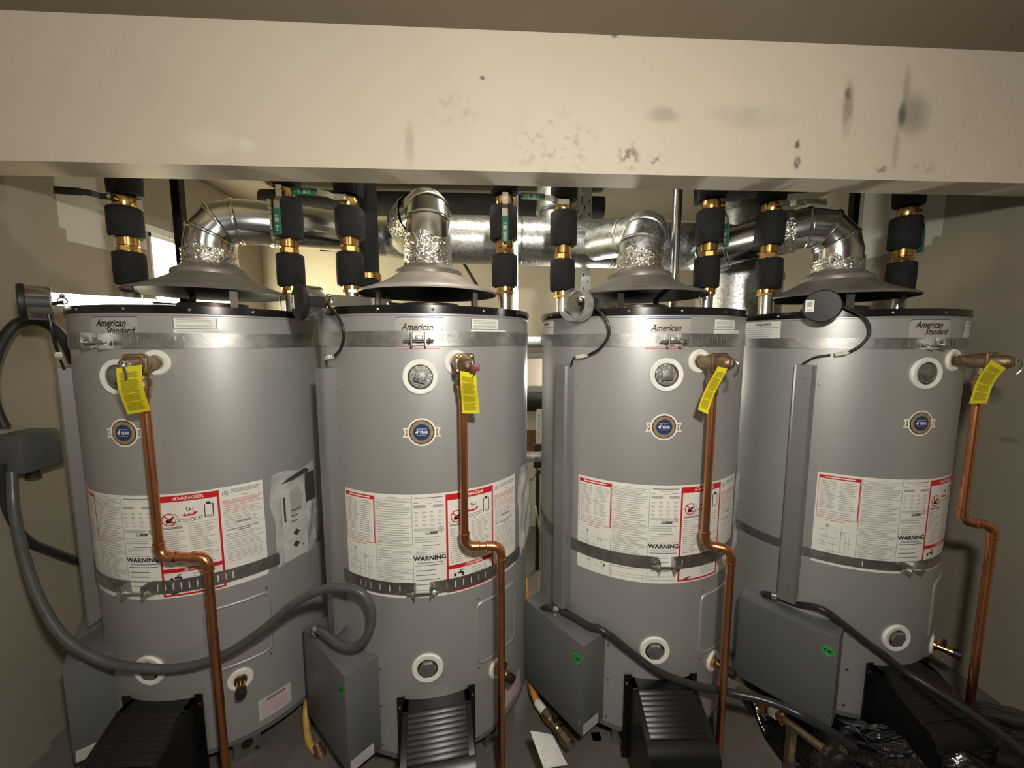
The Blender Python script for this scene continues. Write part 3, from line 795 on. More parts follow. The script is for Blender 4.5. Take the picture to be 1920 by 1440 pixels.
heaters = []
for i in range(4):
    t = thing('water_heater', ['tall grey steel water heater with booklet in its pouch, beside the bright window wall',
        'tall grey steel water heater with looped grey conduit on its control box', 'tall grey steel water heater carrying the uncovered chrome damper motor',
        'tall grey steel water heater beside the black plastic sheet'][i], 'water heater', (T[i][0], T[i][1], 0), D(TH[i]), 'row of four water heaters')
    heaters.append(t)
    shared('jacket', t, m_jacket); shared('top_lid', t, m_rim); [setattr(shared('screw', t, m_screws), 'matrix_local', radial(k*24+6, .085, R+.004)) for k in range(-4, 5)]
    shared('base_pan', t, m_base(0))
    for k in range(3):
        o = shared('leg', t, m_leg); o.rotation_euler = (0, 0, D([38, 40, -14, 40][i]+120*k))
    o = shared('w1:washer', t, m_washer(.034, .0485)); o.matrix_local = radial(0, -.097)
    o = shared('pu:plug', t, m_plug_upper); o.matrix_local = radial(0, -.097)
    q = shared('square_boss', o, m_boss); q.rotation_euler = (0, 0, D([25, -17, 4, 40][i]))
    o = shared('w2:washer', t, m_washer(.030, .046)); o.matrix_local = radial(0, -.960)
    o = shared('pl:plug', t, m_plug_lower); o.matrix_local = radial(0, -.960)
    o = shared('w3:washer', t, m_washer(.020, .0345)); o.matrix_local = radial(16, -.058)
    o = shared('w4:washer', t, m_washer(.018, .0345)); o.matrix_local = radial(37.5, -1.048)
    o = shared('drain_valve', t, m_drain); o.matrix_local = radial(37.5, -1.048)
    shared('warranty_badge', t, m_badge); shared('brand_plate', t, m_logo) if i in (1, 2) else shared('hi:brand_plate', t, lambda: m_logo(.0475, .0275)); shared('notice_labels', t, m_small_labels)
    shared('warning_sticker', t, m_side_label); shared('low_notice', t, m_low_label); shared('access_panel', t, m_panel2)
    shared('wire_channel', t, m_channel); shared('control_box', t, m_box); shared('box_flange', t, m_box_flange); shared('rating_sticker', t, m_box_label)
    if i: shared('ok_sticker', t, m_ok)
    shared('warning_label', t, main_label)
    po = shared('document_pouch', t, pouch_mesh)
    if i == 0: booklet_mesh; link('booklet', booklet_mesh(), po)
    ih = shared('intake_housing', t, intake_frame)
    for k in range(9):                                          # louvres on the sloping top
        u = (k+.5)/9; y = -(R+.035+u*.105); z = -1.062-u*.050
        o = shared('slat', ih, m_slat); o.matrix_local = RZ(IA) @ Tr(0, y, z+H) @ RX(38)
    for k in range(8):                                          # louvres on the front
        o = shared('slat', ih, m_slat); o.matrix_local = RZ(IA) @ Tr(0, -(R+.186), -1.165-k*.0195+H) @ RX(52)

# ------------------------------------------------------------------ seismic straps
def strap(i, zlo, zhi, gap_a, gap_w, slots, label, bolt=True, tilt=0):
    t = thing('steel_strap', label, 'strap', (T[i][0], T[i][1], 0), D(TH[i]), 'steel straps around the heaters')
    b = MB(); zc = (zlo+zhi)/2+H; hh = (zhi-zlo)/2
    a0, a1 = gap_a+gap_w/2, gap_a-gap_w/2+360
    cols = []; a = a0
    sl = sorted([s % 360 if s % 360 >= a0 else s % 360+360 for s in slots if True])
    edges = {a0: 0, a1: 0}
    k = a0
    while k < a1: edges[k] = 0; k += 3
    sw = .0035*DEG
    sl = [((s-a0) % 360)+a0 for s in slots]
    ks = [k for k in sorted(edges) if all(abs(k-s) > sw for s in sl) or k in (a0, a1)]
    for s in sl: ks += [s-sw/2, s+sw/2]
    ks = sorted(ks)
    rows = [-1, -.55, .55, 1]
    for rr, flip in ((R+.0015, 0), (R+.003, 1)):
        o = len(b.v); vs = []
        for kk in ks:
            for q in rows: vs.append((rr*math.sin(D(kk)), -rr*math.cos(D(kk)), zc+q*hh))
        fs = []
        for n in range(len(ks)-1):
            hole = any(abs(ks[n]-(s-sw/2)) < 1e-6 for s in sl)
            for q in range(3):
                if hole and q == 1: continue
                fs.append([n*4+q, (n+1)*4+q, (n+1)*4+q+1, n*4+q+1])
        b.add(vs, fs)
    b.build('band', 'strap', t, True, 60)
    # turned-out ears and the tightening bolt
    for sgn, ang in ((-1, a1-360), (1, a0)):
        e = MB(); X = radial(ang, (zlo+zhi)/2, R+.002)
        e.box((sgn*.0, 0, .014), (.0025, 2*hh, .028), 0, X); e.box((sgn*.005, 0, .001), (.012, 2*hh, .0025), 0, X)
        e.build('ear', 'strap', t, False)
    if zlo > -.1:
        MB().box((0, 0, .0035), (gap_w/DEG+.004, 2*hh-.004, .003), 0, radial(gap_a, (zlo+zhi)/2, R)).box((0, 0, .012), (gap_w/DEG*.55, hh*.9, .014), 0, radial(gap_a, (zlo+zhi)/2, R), .002).build('buckle', 'strap', t, True)
    X = radial(gap_a, (zlo+zhi)/2-.004+tilt, R+.020) @ RY(90)
    L = gap_w/DEG/2+.022
    MB().cyl(.0035, -L, L, 10, 0, X).lathe([(.0075, -.004), (.0075, .004)], 6, 0, X @ Tr(0, 0, -L+.018), True, True).lathe([(.0075, -.003), (.0075, .004)], 6, 0, X @ Tr(0, 0, L-.012), True, True).build('bolt', 'chrome', t)
    return t
strap(0, -.020, .022, -6, 8, [4+3.0*k for k in range(4)]+[24, 27], 'upper perforated steel strap on the '+WHO[0])
strap(1, -.014, .027, 0, 5.5, [10, 12.5], 'upper steel strap across the brand plate of the '+WHO[1])
strap(2, -.016, .022, 2, 5.5, [-13+4*k for k in range(4)]+[11, 15, 20, 23, 26, 28.5, 31], 'upper perforated steel strap across the brand plate of the '+WHO[2])
strap(3, -.024, .010, 0, 5.5, [-14, -10, -7, 12, 14.5], 'upper perforated steel strap on the '+WHO[3])
strap(0, -.722, -.682, 0, 9, [8+3.2*k for k in range(7)]+[-14, -11]+[32, 35, 38], 'lower perforated steel strap over the warning label of the '+WHO[0])
strap(1, -.728, -.690, -1.0, 7, [-33, -30, -27]+[-22, -17, -12]+[10, 14, 18, 22, 26, 30], 'lower perforated steel strap with an open bolted joint on the '+WHO[1])
strap(2, -.690, -.651, 3, 7, [12], 'lower plain steel strap over the warning label of the '+WHO[2])
strap(3, -.728, -.697, 2, 6, [-20, 14], 'lower steel strap just under the warning label of the '+WHO[3])

# ------------------------------------------------------------------ relief valves, discharge pipes, tags
OUT_R = [.415, .408, .412, .405]
JOG = [(.125, -.005), (.10, 0), (.062, -.03), (.065, -.03)]
JZ = [-.580, -.566, -.585, -.545]
VROT = [0, 0, 0, 0]
for i in range(4):
    a = TH[i]+16; X = Tr(T[i][0], T[i][1], 0) @ radial(a, -.058)
    t = thing('relief_valve', 'bronze relief valve with yellow tag at the top of the '+WHO[i], 'valve', (0, 0, 0), 0, 'bronze relief valves')
    t.matrix_world = X
    b = MB().lathe([(.015, -.005), (.015, .012), (.019, .014), (.019, .030)], 6, 0)
    b.lathe([(.017, .026), (.021, .040), (.024, .06), (.024, .076)], 28, 0)
    b.lathe([(.019, -.058), (.019, -.04), (.015, -.038), (.016, .0)], 24, 0, Tr(0, 0, .062) @ RX(-90))
    b.build('body', 'bronze', t)
    b = MB().box((0, 0, .080), (.052, .052, .008), bev=.006); b.lathe([(.021, .084), (.0195, .110), (.015, .120), (.010, .124), (.001, .124)], 28)
    b.build('bonnet', 'bronze', t)
    for sx in (-1, 1):
        for sy in (-1, 1):
            MB().lathe([(.005, .084), (.005, .088), (.001, .089)], 8, 0, Tr(sx*.019, sy*.019, 0)).build('bolt', 'brass', t)
    b = MB().tube(smooth_path([(0, .004, .122), (.004, .006, .132), (.008, -.004, .137), (.009, -.022, .134), (.004, -.034, .128)], 4), .0032, 8)
    b.box((.004, .004, .128), (.014, .016, .004), 0)
    b.build('test_lever', 'chrome', t)
    # discharge pipe
    ro = R+.062
    n = Vector((math.sin(D(a)), -math.cos(D(a)), 0))
    p0 = Vector((T[i][0], T[i][1], 0)) + n*ro
    top = H-.058-.058; zj = H+JZ[i]; jx, jy = JOG[i]
    d = Vector((jx, jy, 0)); dn = d.normalized(); e = .026
    p1 = Vector((p0.x, p0.y, zj)); p2 = p1+d
    lean = Vector((0.0, 0, 0))
    t2 = thing('discharge_pipe', 'copper discharge pipe running down from the relief valve of the '+WHO[i], 'pipe', (p0.x, p0.y, 0), 0, 'copper discharge pipes')
    off = Vector((p0.x, p0.y, 0))
    def rel(p): return p - off
    RP = .0108
    MB().tube([rel(Vector((p0.x, p0.y, top+.004))), rel(p1+Vector((0, 0, e)))], RP, 20).build('upper_tube', 'copper', t2)
    arc = [rel(p1+Vector((0, 0, e+.012)))]+[rel(p1+Vector((0, 0, e))+dn*e*(1-math.cos(D(q)))+Vector((0, 0, -e*math.sin(D(q))))) for q in range(0, 91, 15)]+[rel(p1+dn*(e+.012))]
    MB().tube(arc, RP+.0022, 20).build('elbow', 'copper', t2)
    MB().tube([rel(p1+dn*e), rel(p2-dn*e)], RP, 20).build('cross_tube', 'copper', t2)
    arc = [rel(p2-dn*(e+.012))]+[rel(p2-dn*e+dn*e*math.sin(D(q))+Vector((0, 0, -e*(1-math.cos(D(q)))))) for q in range(0, 91, 15)]+[rel(p2+Vector((0, 0, -e-.012)))]
    MB().tube(arc, RP+.0022, 20).build('elbow', 'copper', t2)
    MB().tube([rel(p2+Vector((0, 0, -e))), rel(Vector((p2.x, p2.y, .02)))], RP, 20).build('lower_tube', 'copper', t2)
    for (p, dd) in ((p1+Vector((0, 0, e+.012)), (0, 0, 1)), (p1+dn*(e+.012), dn), (p2-dn*(e+.012), dn), (p2+Vector((0, 0, -e-.012)), (0, 0, 1))):
        MB().lathe([(RP+.001, -.004), (RP+.004, -.002), (RP+.004, .002), (RP+.001, .004)], 20, 0, align(rel(p), dd)).build('solder_ring', 'copper', t2)
    MB().lathe([(RP+.001, -.034), (RP+.003, -.03), (RP+.0035, -.008), (RP+.006, -.006), (RP+.006, .004), (RP+.001, .006)], 20, 0, Tr(*rel(Vector((p0.x, p0.y, top))))).build('adapter', 'brass', t2)
# hanging yellow tags: corner pixels (top left, top right, bottom right, bottom left) at the lever's distance
TAGS = [((218, 690), (266, 684), (279, 772), (236, 779)), ((863, 694), (893, 700), (899, 777), (866, 777)),
        ((1344, 686), (1362, 690), (1327, 777), (1309, 768)), ((1858, 675), (1886, 690), (1847, 755), (1814, 755))]
for i in range(4):
    a = TH[i]+16; n = Vector((math.sin(D(a)), -math.cos(D(a)), 0)); lev = Vector((T[i][0], T[i][1], 0))+n*(R+.128)
    yy = [lev.y, lev.y, lev.y+.035, lev.y+.035]
    q = [at_y(*TAGS[i][k], yy[k]) for k in range(4)]
    b = MB(); N = 14
    nrm = (q[1]-q[0]).cross(q[3]-q[0]).normalized()
    if nrm.y > 0: nrm = -nrm
    def pt(u, v, h=0):
        p = (q[0]*(1-u)+q[1]*u)*(1-v)+(q[3]*(1-u)+q[2]*u)*v
        return p + nrm*(.006*math.sin(v*4.2+i)+h)
    def quad(u0, u1, v0, v1, h, m):
        k = max(1, int((v1-v0)*N))
        vs = []
        for j in range(k+1):
            v = v0+(v1-v0)*j/k; vs += [pt(u0, v, h), pt(u1, v, h)]
        b.add(vs, [[2*j, 2*j+1, 2*j+3, 2*j+2] for j in range(k)], m)
    quad(0, 1, 0, 1, 0, 0); quad(0, 1, 0, 1, -.0008, 0)
    rg = random.Random(40+i)
    for blk in ((.10, .20), (.24, .52), (.55, .70), (.74, .93)):
        z = blk[0]
        while z < blk[1]:
            u0 = .10+.05*rg.random(); quad(u0, .88-.12*rg.random(), z, z+.016, .0006, 1); z += .024
    o = b.build('hanging_tag', ['yellow', 'yellow_print'], None, True, 80)
    tag(o, 'yellow printed tag hanging from the relief valve of the '+WHO[i], 'tag', 'yellow relief valve tags')
p = at_y(891, 689, .955)
MB().box((0, 0, 0), (.022, .012, .018), 0, Tr(*p), .003).build('seal_tag', 'maroon')
o = bpy.data.objects['seal_tag']; tag(o, 'small maroon seal on the relief valve lever of the '+WHO[1], 'seal')

# ------------------------------------------------------------------ draft hoods
HC = [(-.972, 1.463), (-.2165, 1.430), (.545, 1.459), (1.314, 1.471)]
for i in range(4):
    t = thing('draft_hood', ['dark dusty', 'pale dust covered', 'brownish dusty', 'dark sagging'][i]+' sheet metal draft hood on top of the '+WHO[i], 'draft hood', (HC[i][0], HC[i][1], H), [0, 0, 0, 0][i], 'draft hoods')
    mm = 'hood_dust' if i == 1 else 'hood'
    sag = .012 if i == 3 else 0
    MB().lathe([(.236, .160), (.238, .164), (.235, .168), (.20, .180), (.16, .197), (.125, .216), (.112, .226)], 72).build('cone', mm, t)
    MB().lathe([(.1135, .224), (.1145, .230), (.112, .240), (.096, .249), (.086, .256), (.080, .262), (.080, .27)], 56).build('collar', 'hood', t)
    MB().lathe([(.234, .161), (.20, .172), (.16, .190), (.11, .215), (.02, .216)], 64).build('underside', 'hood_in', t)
    MB().lathe([(.105, .091), (.105, .125), (.100, .128), (.096, .128), (.096, .092)], 48).build('flue_collar', 'flue', t)
    for k in range(4):
        ang = [38, 142, 222, 318][k]+i*6
        X = RZ(ang)
        MB().box((.205, 0, .131), (.003, .022, .082), 0, X).box((.205, 0, .0935), (.02, .022, .003), 0, X).build('bracket', 'hood' if k % 2 else 'hood_in', t, False)

# ------------------------------------------------------------------ vent connectors
def vent(i, pts, rings, foil_top, label, r=.0755, extra_foil=None, mm='galv_smooth'):
    t = thing('vent_pipe', label, 'vent pipe', (HC[i][0], HC[i][1], H+.255), 0, 'vent connector pipes')
    off = Vector((HC[i][0], HC[i][1], H+.255))
    P = [Vector((x, y, z+H))-off for x, y, z in pts]
    path = P
    MB().tube(path, r, 36).build('elbow_pipe', mm, t, True, 14)
    L = [0]
    for k in range(1, len(path)): L.append(L[-1]+(path[k]-path[k-1]).length)
    for k in rings:
        d = (path[k+1]-path[k]).normalized()+(path[k]-path[k-1]).normalized()
        MB().lathe([(r-.001, -.007), (r+.003, -.004), (r+.0022, 0), (r+.0035, .004), (r-.001, .007)], 40, 0, align(path[k], d)).build('seam_ring', mm, t)
    rg = random.Random(60+i); b = MB(); prof = []
    n = 12; z1 = foil_top-.255
    vs, fs = [], []
    seg = 48
    for j in range(n+1):
        for k in range(seg):
            a = 2*math.pi*k/seg
            rr = r+.003+.0035*rg.random()+(.006*(1-j/2) if j < 2 else 0)
            zz = -.002+(z1+.002)*j/n+(.012*math.sin(3*a+i)+.006*math.sin(7*a))*(1 if j == n else 0)
            vs.append((rr*math.cos(a), rr*math.sin(a), zz))
    for j in range(n):
        for k in range(seg): fs.append([j*seg+k, j*seg+(k+1) % seg, (j+1)*seg+(k+1) % seg, (j+1)*seg+k])
    b.add(vs, fs).build('foil_wrap', 'foil', t, True, 25)
    if extra_foil:
        f0, f1 = extra_foil
        sub = []
        for q in range(9):
            sv = (f0+(f1-f0)*q/8)*L[-1]; k = min(max(j for j in range(len(L)) if L[j] <= sv), len(path)-2)
            sub.append(path[k].lerp(path[k+1], (sv-L[k])/(L[k+1]-L[k])))
        b = MB(); seg = 40
        rs = [r+.002+.005*rg.random() for _ in sub]; b.tube(sub, rs, seg, caps=False)
        for k in range(len(b.v)): b.v[k] = b.v[k]+Vector((rg.uniform(-1, 1), rg.uniform(-1, 1), rg.uniform(-1, 1)))*.0022
        b.build('foil_tape', 'foil', t, True, 25)
    return t
vent(0, [(-.972, 1.463, .25), (-.972, 1.463, .325), (-.966, 1.466, .362), (-.938, 1.478, .402), (-.892, 1.495, .418), (-.83, 1.52, .422), (-.70, 1.60, .430), (-.60, 1.68, .437), (-.56, 1.76, .445)],
     [2, 3, 4], .315, 'bright galvanised elbow vent rising and turning along the ceiling above the '+WHO[0], extra_foil=(.47, .60))
vent(1, [(-.2165, 1.430, .25), (-.2165, 1.430, .36), (-.2165, 1.434, .405), (-.219, 1.458, .445), (-.235, 1.52, .475), (-.285, 1.60, .482), (-.335, 1.67, .468), (-.36, 1.74, .455), (-.365, 1.80, .45)],
     [2, 3, 4, 6], .352, 'bright galvanised elbow vent hooked backwards above the '+WHO[1], extra_foil=(.60, .80))
vent(2, [(.545, 1.459, .25), (.545, 1.459, .315), (.548, 1.462, .345), (.565, 1.48, .385), (.590, 1.53, .412), (.590, 1.59, .420), (.555, 1.66, .425), (.50, 1.73, .43), (.46, 1.80, .435)],
     [2, 3, 4, 6], .318, 'spangled galvanised elbow vent bent backwards above the '+WHO[2], mm='galv')
vent(3, [(1.314, 1.471, .25), (1.314, 1.471, .335), (1.305, 1.474, .375), (1.268, 1.486, .418), (1.21, 1.505, .430), (1.10, 1.572, .414), (.99, 1.65, .394), (.945, 1.71, .382), (.95, 1.78, .38)],
     [2, 3, 4, 6, 7], .305, 'bright galvanised elbow vent turning sideways above the '+WHO[3], extra_foil=(.44, .54))

# main duct, stack and what hangs in the back bay
t = thing('vent_duct', 'large spangled galvanised duct running behind the riser pipes', 'duct', (0, 1.85, H+.45))
P = [Vector((x, 0, z-.45)) for x, z in ((-.60, .455), (-.46, .455), (-.33, .455), (.10, .452), (.55, .443), (1.10, .432))]
MB().tube([P[0], P[1]], .076, 36).build('small_end', 'galv', t, True, 50)
MB().tube([P[1], P[2]], [.077, .105], 40).build('reducer', 'galv', t, True, 50)
MB().tube([P[2], P[3]], .105, 48).build('duct_section', 'galv', t, True, 50)
MB().tube([P[3], P[4]], .106, 48).build('duct_section', 'galv', t, True, 50)
MB().tube([P[4], P[5]], .1045, 48).build('duct_section', 'galv', t, True, 50)
for x, z in ((-.33, .455), (.10, .452), (.135, .4515), (.55, .443), (.565, .443)):
    MB().lathe([(.104, -.006), (.1085, -.003), (.1085, .003), (.104, .006)], 48, 0, align((x, 0, z-.45), (1, 0, -.02))).build('seam_ring', 'galv_smooth', t)
MB().tube([(.31, 0, .04), (.31, 0, .15)], .088, 40).build('tee_branch', 'galv', t, True, 50)
MB().lathe([(.09, .125), (.104, .128), (.106, .136), (.104, .152), (.088, .156)], 40, 0, Tr(.31, 0, 0)).build('branch_band', 'galv', t)
MB().tube([(.31, 0, .15), (.31, 0, Z_C-.45)], .100, 40).build('branch_riser', 'galv', t, True, 50)
b = MB()
for k in range(5): b.tube(smooth_path([(-.585+k*.012, -.0, .005+.078*math.sin(D(q))) if False else (-.585+k*.012, .08*math.cos(D(q)), .005+.08*math.sin(D(q))) for q in range(0, 361, 30)], 2), .003, 6)
b.build('spiral_rings', 'galv_smooth', t)
t = thing('exhaust_stack', 'wide upright galvanised exhaust stack behind the two heaters', 'duct', (1.30, 2.06, 0))
MB().lathe([(.20, 0), (.20, H+.33)], 56, cap0=True).build('stack_body', 'galv', t, True, 50)
MB().lathe([(.204, H+.31), (.206, H+.33), (.20, H+.345), (.15, H+.40), (.13, H+.41)], 56).build('stack_cone', 'galv', t, True, 50)
MB().lathe([(.13, H+.40), (.13, H+Z_C)], 48).build('stack_riser', 'galv', t, True, 50)

def horiz_pipe(name, pts, r, key, label, cat, n=6):
    o = MB().tube(smooth_path(pts, n), r, 24).build(name, key, None, True, 50); return tag(o, label, cat)
horiz_pipe('insulated_pipe', [(-1.2, 2.25, H+.735), (-.4, 2.25, H+.735), (.62, 2.25, H+.73)], .062, 'foam', 'thick black insulated pipe lying along the ceiling behind the duct', 'pipe')
horiz_pipe('insulated_pipe', [(-1.1, Y_B-.05, H+.63), (-.5, Y_B-.05, H+.63), (-.1, Y_B-.05, H+.62)], .05, 'foam', 'thinner black insulated pipe under the thick ceiling pipe', 'pipe')
horiz_pipe('insulated_pipe', [(1.0, 1.98, H+.74), (1.35, 1.80, H+.74), (1.62, 1.72, H+.74)], .075, 'foam', 'black insulated pipe under the ceiling beside the exhaust stack', 'pipe')
p = at_y(692, 510, 1.73)
o = MB().cyl(.042, -p.z, H+Z_C-p.z-.001, 20, 0, Tr(p.x, p.y, p.z)).build('insulated_riser', 'foam'); tag(o, 'black insulated riser standing behind the heater with looped conduit', 'pipe')
o = MB().lathe([(.046, -.014), (.05, -.01), (.05, .01), (.046, .014)], 20, 0, Tr(p.x, p.y, p.z-.02)).build('brass_coupling', 'brass', o)

# upright struts
def strut(px, py, y, w, key, label, holes=False, d=.03, ztop=Z_C, zbot=0.0):
    p = at_y(px, py, y)
    t = thing('upright_strut', label, 'strut', (p.x, p.y, 0), 0, 'upright struts')
    b = MB()
    b.box((-w/2+.0015, 0, (H+ztop+zbot)/2), (.003, d, H+ztop-zbot)); b.box((w/2-.0015, 0, (H+ztop+zbot)/2), (.003, d, H+ztop-zbot)); b.box((0, d/2-.0015, (H+ztop+zbot)/2), (w, .003, H+ztop-zbot))
    b.build('channel', key, t, False)
    if holes:
        b = MB()
        for k in range(9): b.lathe([(.0045, 0), (.0045, .001)], 12, 0, Tr(-w/2-.0008, 0, H+.02+k*.085) @ RY(90) @ Matrix.Diagonal((2.0, 1, 1, 1)), True, True)
        b.build('slots', 'black_matte', t, False)
    return t
strut(338, 420, 1.78, .036, 'black_matte', 'black upright strut beside the bright window')
strut(966, 450, 1.60, .020, 'strut_white', 'pale slotted upright strut between the middle heaters', True)
strut(1602, 380, 1.90, .030, 'black_matte', 'dark upright strut by the pale wall patch')
p = at_y(1268, 430, 1.66)
o = MB().cyl(.0185, 0, H+Z_C-.002, 20, 0, Tr(p.x, p.y, 0)).build('upright_pole', 'galv_smooth'); tag(o, 'shiny round upright pole behind the heater with uncovered damper motor', 'pole')
p = at_y(1098, 520, 2.1)
t = thing('slotted_angle', 'dark slotted angle bar hanging down behind the duct', 'bar', (p.x, p.y, 0))
MB().box((0, 0, H+.22), (.05, .004, 1.21), 0, None).box((.023, .02, H+.22), (.004, .04, 1.21)).build('angle', 'strap', t, False)
b = MB()
for k in range(28): b.box((-.012+.024*(k % 2), -.003, H-.20+k*.034), (.006, .002, .014))
b.build('slots', 'black_matte', t, False)
o = horiz_pipe('brace_rod', [at_y(870, 495, 2.0)*2.4-at_y(900, 545, 2.0)*1.4+Vector((0, 0, .04)), at_y(870, 495, 2.0), at_y(900, 545, 2.0)], .008, 'black_matte', 'thin black brace rod slanting behind the pale dusty hood', 'rod', 1)

# ------------------------------------------------------------------ insulated risers
def grip_print(b, X, L):
    pass
RISERS = [  # tank, x px centre at y~500, handle kind
    (0, -1.240, 'left', 'dark sideways lever'), (0, -.703, 'down', 'green lever hanging down'),
    (1, -.484, 'left', 'green lever turned sideways'), (1, .050, 'down', 'green lever by the pale strut'),
    (2, .261, 'left', 'green lever before the duct tee'), (2, .802, 'side', 'green cranked lever hanging down'),
    (3, 1.041, 'right', 'pale lever turned sideways'), (3, 1.570, 'side', 'green cranked lever near the wall')]
LZ = {'n1': .165, 'f1a': .190, 'f1b': .300, 'f2a': .350, 'f2b': .466, 'f3a': .507}
for j, (i, x, kind, desc) in enumerate(RISERS):
    rg = random.Random(80+j); y = T[i][1]
    t = thing('water_riser', 'black foam riser with '+desc+' on the '+WHO[i], 'pipe', (x, y, H), 0, 'foam sleeved water risers')
    dz = [-.0, .0, .0, .0, -.010, .004, .004, -.004][j]
    ez = [-.018, .018, -.018, -.004, .0, .0, .0, .0][j]
    MB().lathe([(.0235, .088), (.0235, .165+dz)], 24, cap1=True).build('nipple', 'steel', t)
    def brass(z0, z1):
        h = z1-z0
        b = MB().lathe([(.026, z0), (.026, z0+h*.42), (.030, z0+h*.45), (.030, z1)], 24, 0)
        b.lathe([(.0315, z0+h*.12), (.0315, z0+h*.38)], 8, 0, None, True, True)
        return b.build('brass_fitting', 'brass', t)
    def sleeve(z0, z1, r):
        ox, oy = rg.uniform(-.003, .003), rg.uniform(-.003, .003)
        tl = rg.uniform(-1.5, 1.5); c0 = rg.uniform(-.004, .004)
        b = MB().lathe([(.030, z0+.004), (r-.006, z0), (r, z0+.005), (r+.001, (z0+z1)/2), (r, z1-.005), (r-.006, z1), (.030, z1-.004)], 36, 0, Tr(ox, oy, 0) @ RY(tl*.3))
        return b.build('foam_sleeve', 'foam', t, True, 50)
    r0 = .0475
    brass(.163+dz, .195+dz); sleeve(.190+dz, .302+dz, r0-.003); brass(.298+dz, .356+dz); sleeve(.350+dz, .468+dz+ez, r0)
    dz += ez; vz = .487+dz
    b = MB().lathe([(.027, .462+dz), (.031, .470+dz), (.033, .487+dz), (.031, .503+dz), (.027, .512+dz)], 24)
    b.lathe([(.011, 0), (.011, .046)], 16, 0, Tr(0, 0, vz) @ (RX(90) if kind in ('down', 'left', 'right') else RY(90)), False, True)
    b.build('valve_body', 'brass', t)
    sleeve(.507+dz, .60+dz, r0); MB().lathe([(.0475, .60+dz), (.0475, Z_C)], 28).build('upper_sleeve', 'foam', t)
    # lever
    def lever(path, w_axis, grip_from):
        path = [Vector(p) for p in path]
        b = MB(); wv = Vector(w_axis).normalized()*.0095
        vs = []
        for k, p in enumerate(path):
            d = (path[min(k+1, len(path)-1)]-path[max(k-1, 0)]).normalized(); n = d.cross(wv).normalized()*.0013
            vs += [p-wv-n, p+wv-n, p+wv+n, p-wv+n]
        fs = [[0, 1, 2, 3], [4*(len(path)-1)+q for q in range(4)]]
        for k in range(len(path)-1):
            for q in range(4): fs.append([4*k+q, 4*k+(q+1) % 4, 4*k+4+(q+1) % 4, 4*k+4+q])
        b.add(vs, fs)
        o = b.build('lever', 'chrome' if j != 0 else 'black_matte', t, False)
        p0, p1 = path[grip_from], path[-1]; d = (p1-p0); L = d.length; d.normalize(); n = d.cross(wv).normalized()
        Xg = Matrix((( d.x, wv.normalized().x, n.x, 0), (d.y, wv.normalized().y, n.y, 0), (d.z, wv.normalized().z, n.z, 0), (0, 0, 0, 1)))
        g = MB().box((L/2+.004, 0, 0), (L+.008, .024, .008), 0, Tr(*p0) @ Xg, .0035)
        front = 1 if (n.y < 0) else -1
        for (u, wd) in ((.30, .05), (.42, .16), (.72, .05)):
            g.box((L*u+L*wd/2, 0, front*.0042), (L*wd, .012, .001), 1, Tr(*p0) @ Xg)
        g.lathe([(.0045, 0), (.0045, .0006)], 3, 1, Tr(*p0) @ Xg @ Tr(L*.82, 0, front*.0043), True, True)
        g.lathe([(.0045, 0), (.0045, .0006)], 3, 1, Tr(*p0) @ Xg @ Tr(L*.92, 0, front*.0043) @ RZ(180), True, True)
        g.build('grip', ['green', 'green_print'] if j not in (0, 6) else ['black_matte' if j == 0 else 'chrome']*2, o)
        MB().lathe([(.007, -.003), (.007, .004)], 6, 0, align(path[1], n*front), True, True).build('lever_nut', 'chrome', t)
    ys = -.050
    if kind == 'left': lever([(.012, ys, vz), (0, ys, vz), (-.03, ys, vz+.001), (-.045, ys-.010, vz+.006), (-.075, ys-.012, vz+.009), (-.150, ys-.012, vz+.013)], (0, 0, 1), 4)
    elif kind == 'right': lever([(-.012, ys, vz), (0, ys, vz), (.03, ys, vz), (.045, ys-.010, vz), (.075, ys-.012, vz), (.150, ys-.012, vz)], (0, 0, 1), 4)
    elif kind == 'down': lever([(0, ys, vz+.012), (0, ys, vz), (0, ys, vz-.025), (-.002, ys-.014, vz-.045), (-.002, ys-.015, vz-.068), (-.002, ys-.015, vz-.145)], (1, 0, 0), 4)
    else: lever([(.048, -.002, vz+.012), (.048, -.002, vz), (.048, -.002, vz-.020), (.062, -.004, vz-.045), (.063, -.004, vz-.062), (.063, -.004, vz-.140)], (0, 1, 0), 4)

